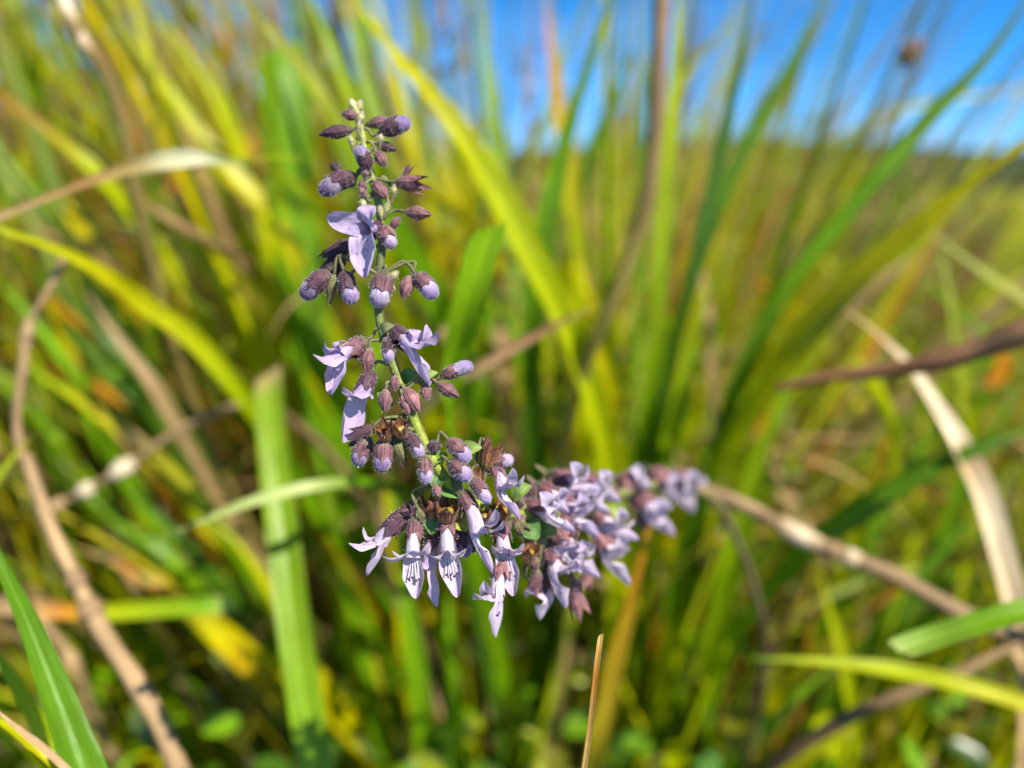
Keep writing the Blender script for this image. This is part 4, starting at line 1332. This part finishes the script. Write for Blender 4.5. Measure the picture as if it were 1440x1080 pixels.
flower((705, 744), (709, 778), (722, 838), (737, 768), (692, 770), -2.0, 1.8, .12, 'brown', 1.1, E3=(734, 780))
flower((706, 798), (699, 838), (698, 896), (667, 838), (680, 820), -3.2, 2.4, .15, 'pink', 1.08, eb=4.2, pw=1.2)
bud('open', 648, 738, 656, 784, -.8, -.4, 'dark', .9, mix(VIOLET, PURPLE, .3))
bud('closed', 655, 752, 668, 782, -.6, -.4, 'dark', .8)
bud('closed', 612, 745, 616, 772, -.2, 0, 'pink', .9)
bud('closed', 720, 740, 740, 722, -.6, 0, 'brown', .8)

# --- right cluster running back out of focus
flower((750, 714), (776, 726), (808, 748), (762, 694), (776, 699), -2.0, 1.6, .6, 'brown', 1.15, pw=1.3)
flower((786, 672), (808, 684), (842, 690), (806, 652), (828, 655), .5, 1.0, .4, 'brown', 1.15, stamens=False, pw=1.4)
flower((790, 700), (808, 722), (842, 758), (818, 694), (838, 706), -1.5, 1.6, .7, 'brown', 1.15, stamens=False, pw=1.4)
flower((826, 676), (846, 688), (872, 706), (846, 664), (862, 668), .5, 1.0, .35, 'brown', 1.2, stamens=False, pw=1.4)
flower((838, 722), (856, 744), (898, 760), (874, 718), (892, 734), -2.0, 1.4, .3, 'brown', 1.25, stamens=False, pw=1.4)
flower((846, 758), (858, 782), (884, 824), (872, 756), (884, 770), -3.5, 1.4, .2, 'pink', 1.25, stamens=False, pw=1.4)
flower((795, 766), (812, 786), (843, 814), (820, 762), (838, 766), -3.0, 1.2, .4, 'brown', 1.15, stamens=False, pw=1.4)
flower((774, 780), (782, 806), (794, 856), (810, 792), (800, 788), -3.5, 1.8, .3, 'brown', 1.15, pw=1.3)
flower((770, 812), (768, 836), (760, 872), (742, 832), (752, 826), -1.0, .6, .4, 'brown', 1.15, stamens=False, pw=1.4)
flower((900, 702), (918, 722), (948, 754), (926, 704), (944, 712), -1.0, 1.0, .25, 'brown', 1.3, stamens=False, pw=1.4)
flower((954, 676), (962, 692), (974, 722), (972, 664), (990, 672), -1, 1.0, .25, 'pink', 1.3, stamens=False, pw=1.4)
flower((884, 676), (896, 676), (916, 684), (890, 660), (906, 662), 0, .8, .35, 'pink', 1.1, stamens=False, pw=1.4)
flower((796, 730), (790, 742), (776, 758), (806, 742), (812, 750), -3.5, 1.0, .6, 'brown', 1.0, stamens=False, pw=1.4)
flower((812, 690), (830, 702), (856, 722), (838, 682), (850, 690), -1.5, 1.2, .3, 'pink', 1.2, stamens=False, pw=1.4)
flower((790, 752), (800, 772), (816, 806), (780, 772), (818, 768), -4.2, 1.6, .25, 'pink', 1.15, pw=1.3)
flower((926, 672), (936, 682), (950, 706), (946, 668), (956, 676), -1, .8, .3, 'pink', 1.25, stamens=False, pw=1.4)
flower((766, 690), (780, 702), (800, 722), (790, 690), (800, 698), -1, 1.2, .5, 'brown', 1.1, stamens=False, pw=1.3)
for a in [('cup', 752, 700, 738, 678, 0, 0, 'brown', .9), ('cup', 770, 700, 766, 672, .5, 0, 'pink', .9), ('nut', 742, 792, 748, 764, -2.4, -1.6, 'red', 1.0),
          ('nut', 798, 768, 804, 742, -3.2, -1.8, 'red', .9), ('closed', 752, 780, 752, 812, -1.6, 0, 'brown', .8), ('cup', 756, 800, 750, 832, -1.6, 0, 'brown', .8),
          ('closed', 806, 812, 814, 842, -1.8, 0, 'pink', .9), ('cup', 806, 826, 818, 866, -1.2, 0, 'pink', .8), ('closed', 790, 700, 776, 682, .4, 0, 'pink', .9),
          ('cup', 818, 706, 832, 684, 0, 0, 'brown', .9), ('closed', 860, 704, 868, 680, 0, 0, 'brown', .9), ('cup', 880, 700, 876, 668, 0, 0, 'pink', .9),
          ('closed', 900, 690, 890, 720, -.6, 0, 'brown', .9), ('closed', 926, 684, 930, 658, 0, 0, 'pink', .9), ('cup', 934, 690, 944, 664, -.4, 0, 'pink', .9),
          ('closed', 870, 730, 856, 712, -.6, 0, 'brown', .9), ('cup', 906, 716, 902, 744, -.6, 0, 'brown', .8), ('closed', 836, 700, 850, 716, -1, 0, 'brown', .9),
          ('cup', 828, 802, 822, 826, -1.2, 0, 'pink', .9), ('closed', 734, 706, 722, 690, -.6, 0, 'brown', 1.0), ('cup', 726, 730, 738, 752, -1.6, -1, 'green', 1.0),
          ('closed', 760, 745, 764, 774, -2, -1, 'green', 1.0), ('closed', 776, 748, 786, 776, -2, -1, 'brown', 1.0), ('cup', 742, 722, 732, 700, .3, 0, 'brown', .9)]:
    bud(*a)
bract(722, 700, 748, 684, 3.4, (.28, .40, .10), .6)
bract(734, 740, 758, 758, 4.2, (.10, .20, .05), -.4)
bract(756, 738, 782, 752, 4.2, (.12, .22, .05), -1)
bract(820, 720, 846, 712, 4, (.22, .30, .08), -1)
bract(858, 712, 878, 730, 4, (.26, .34, .08), -1)
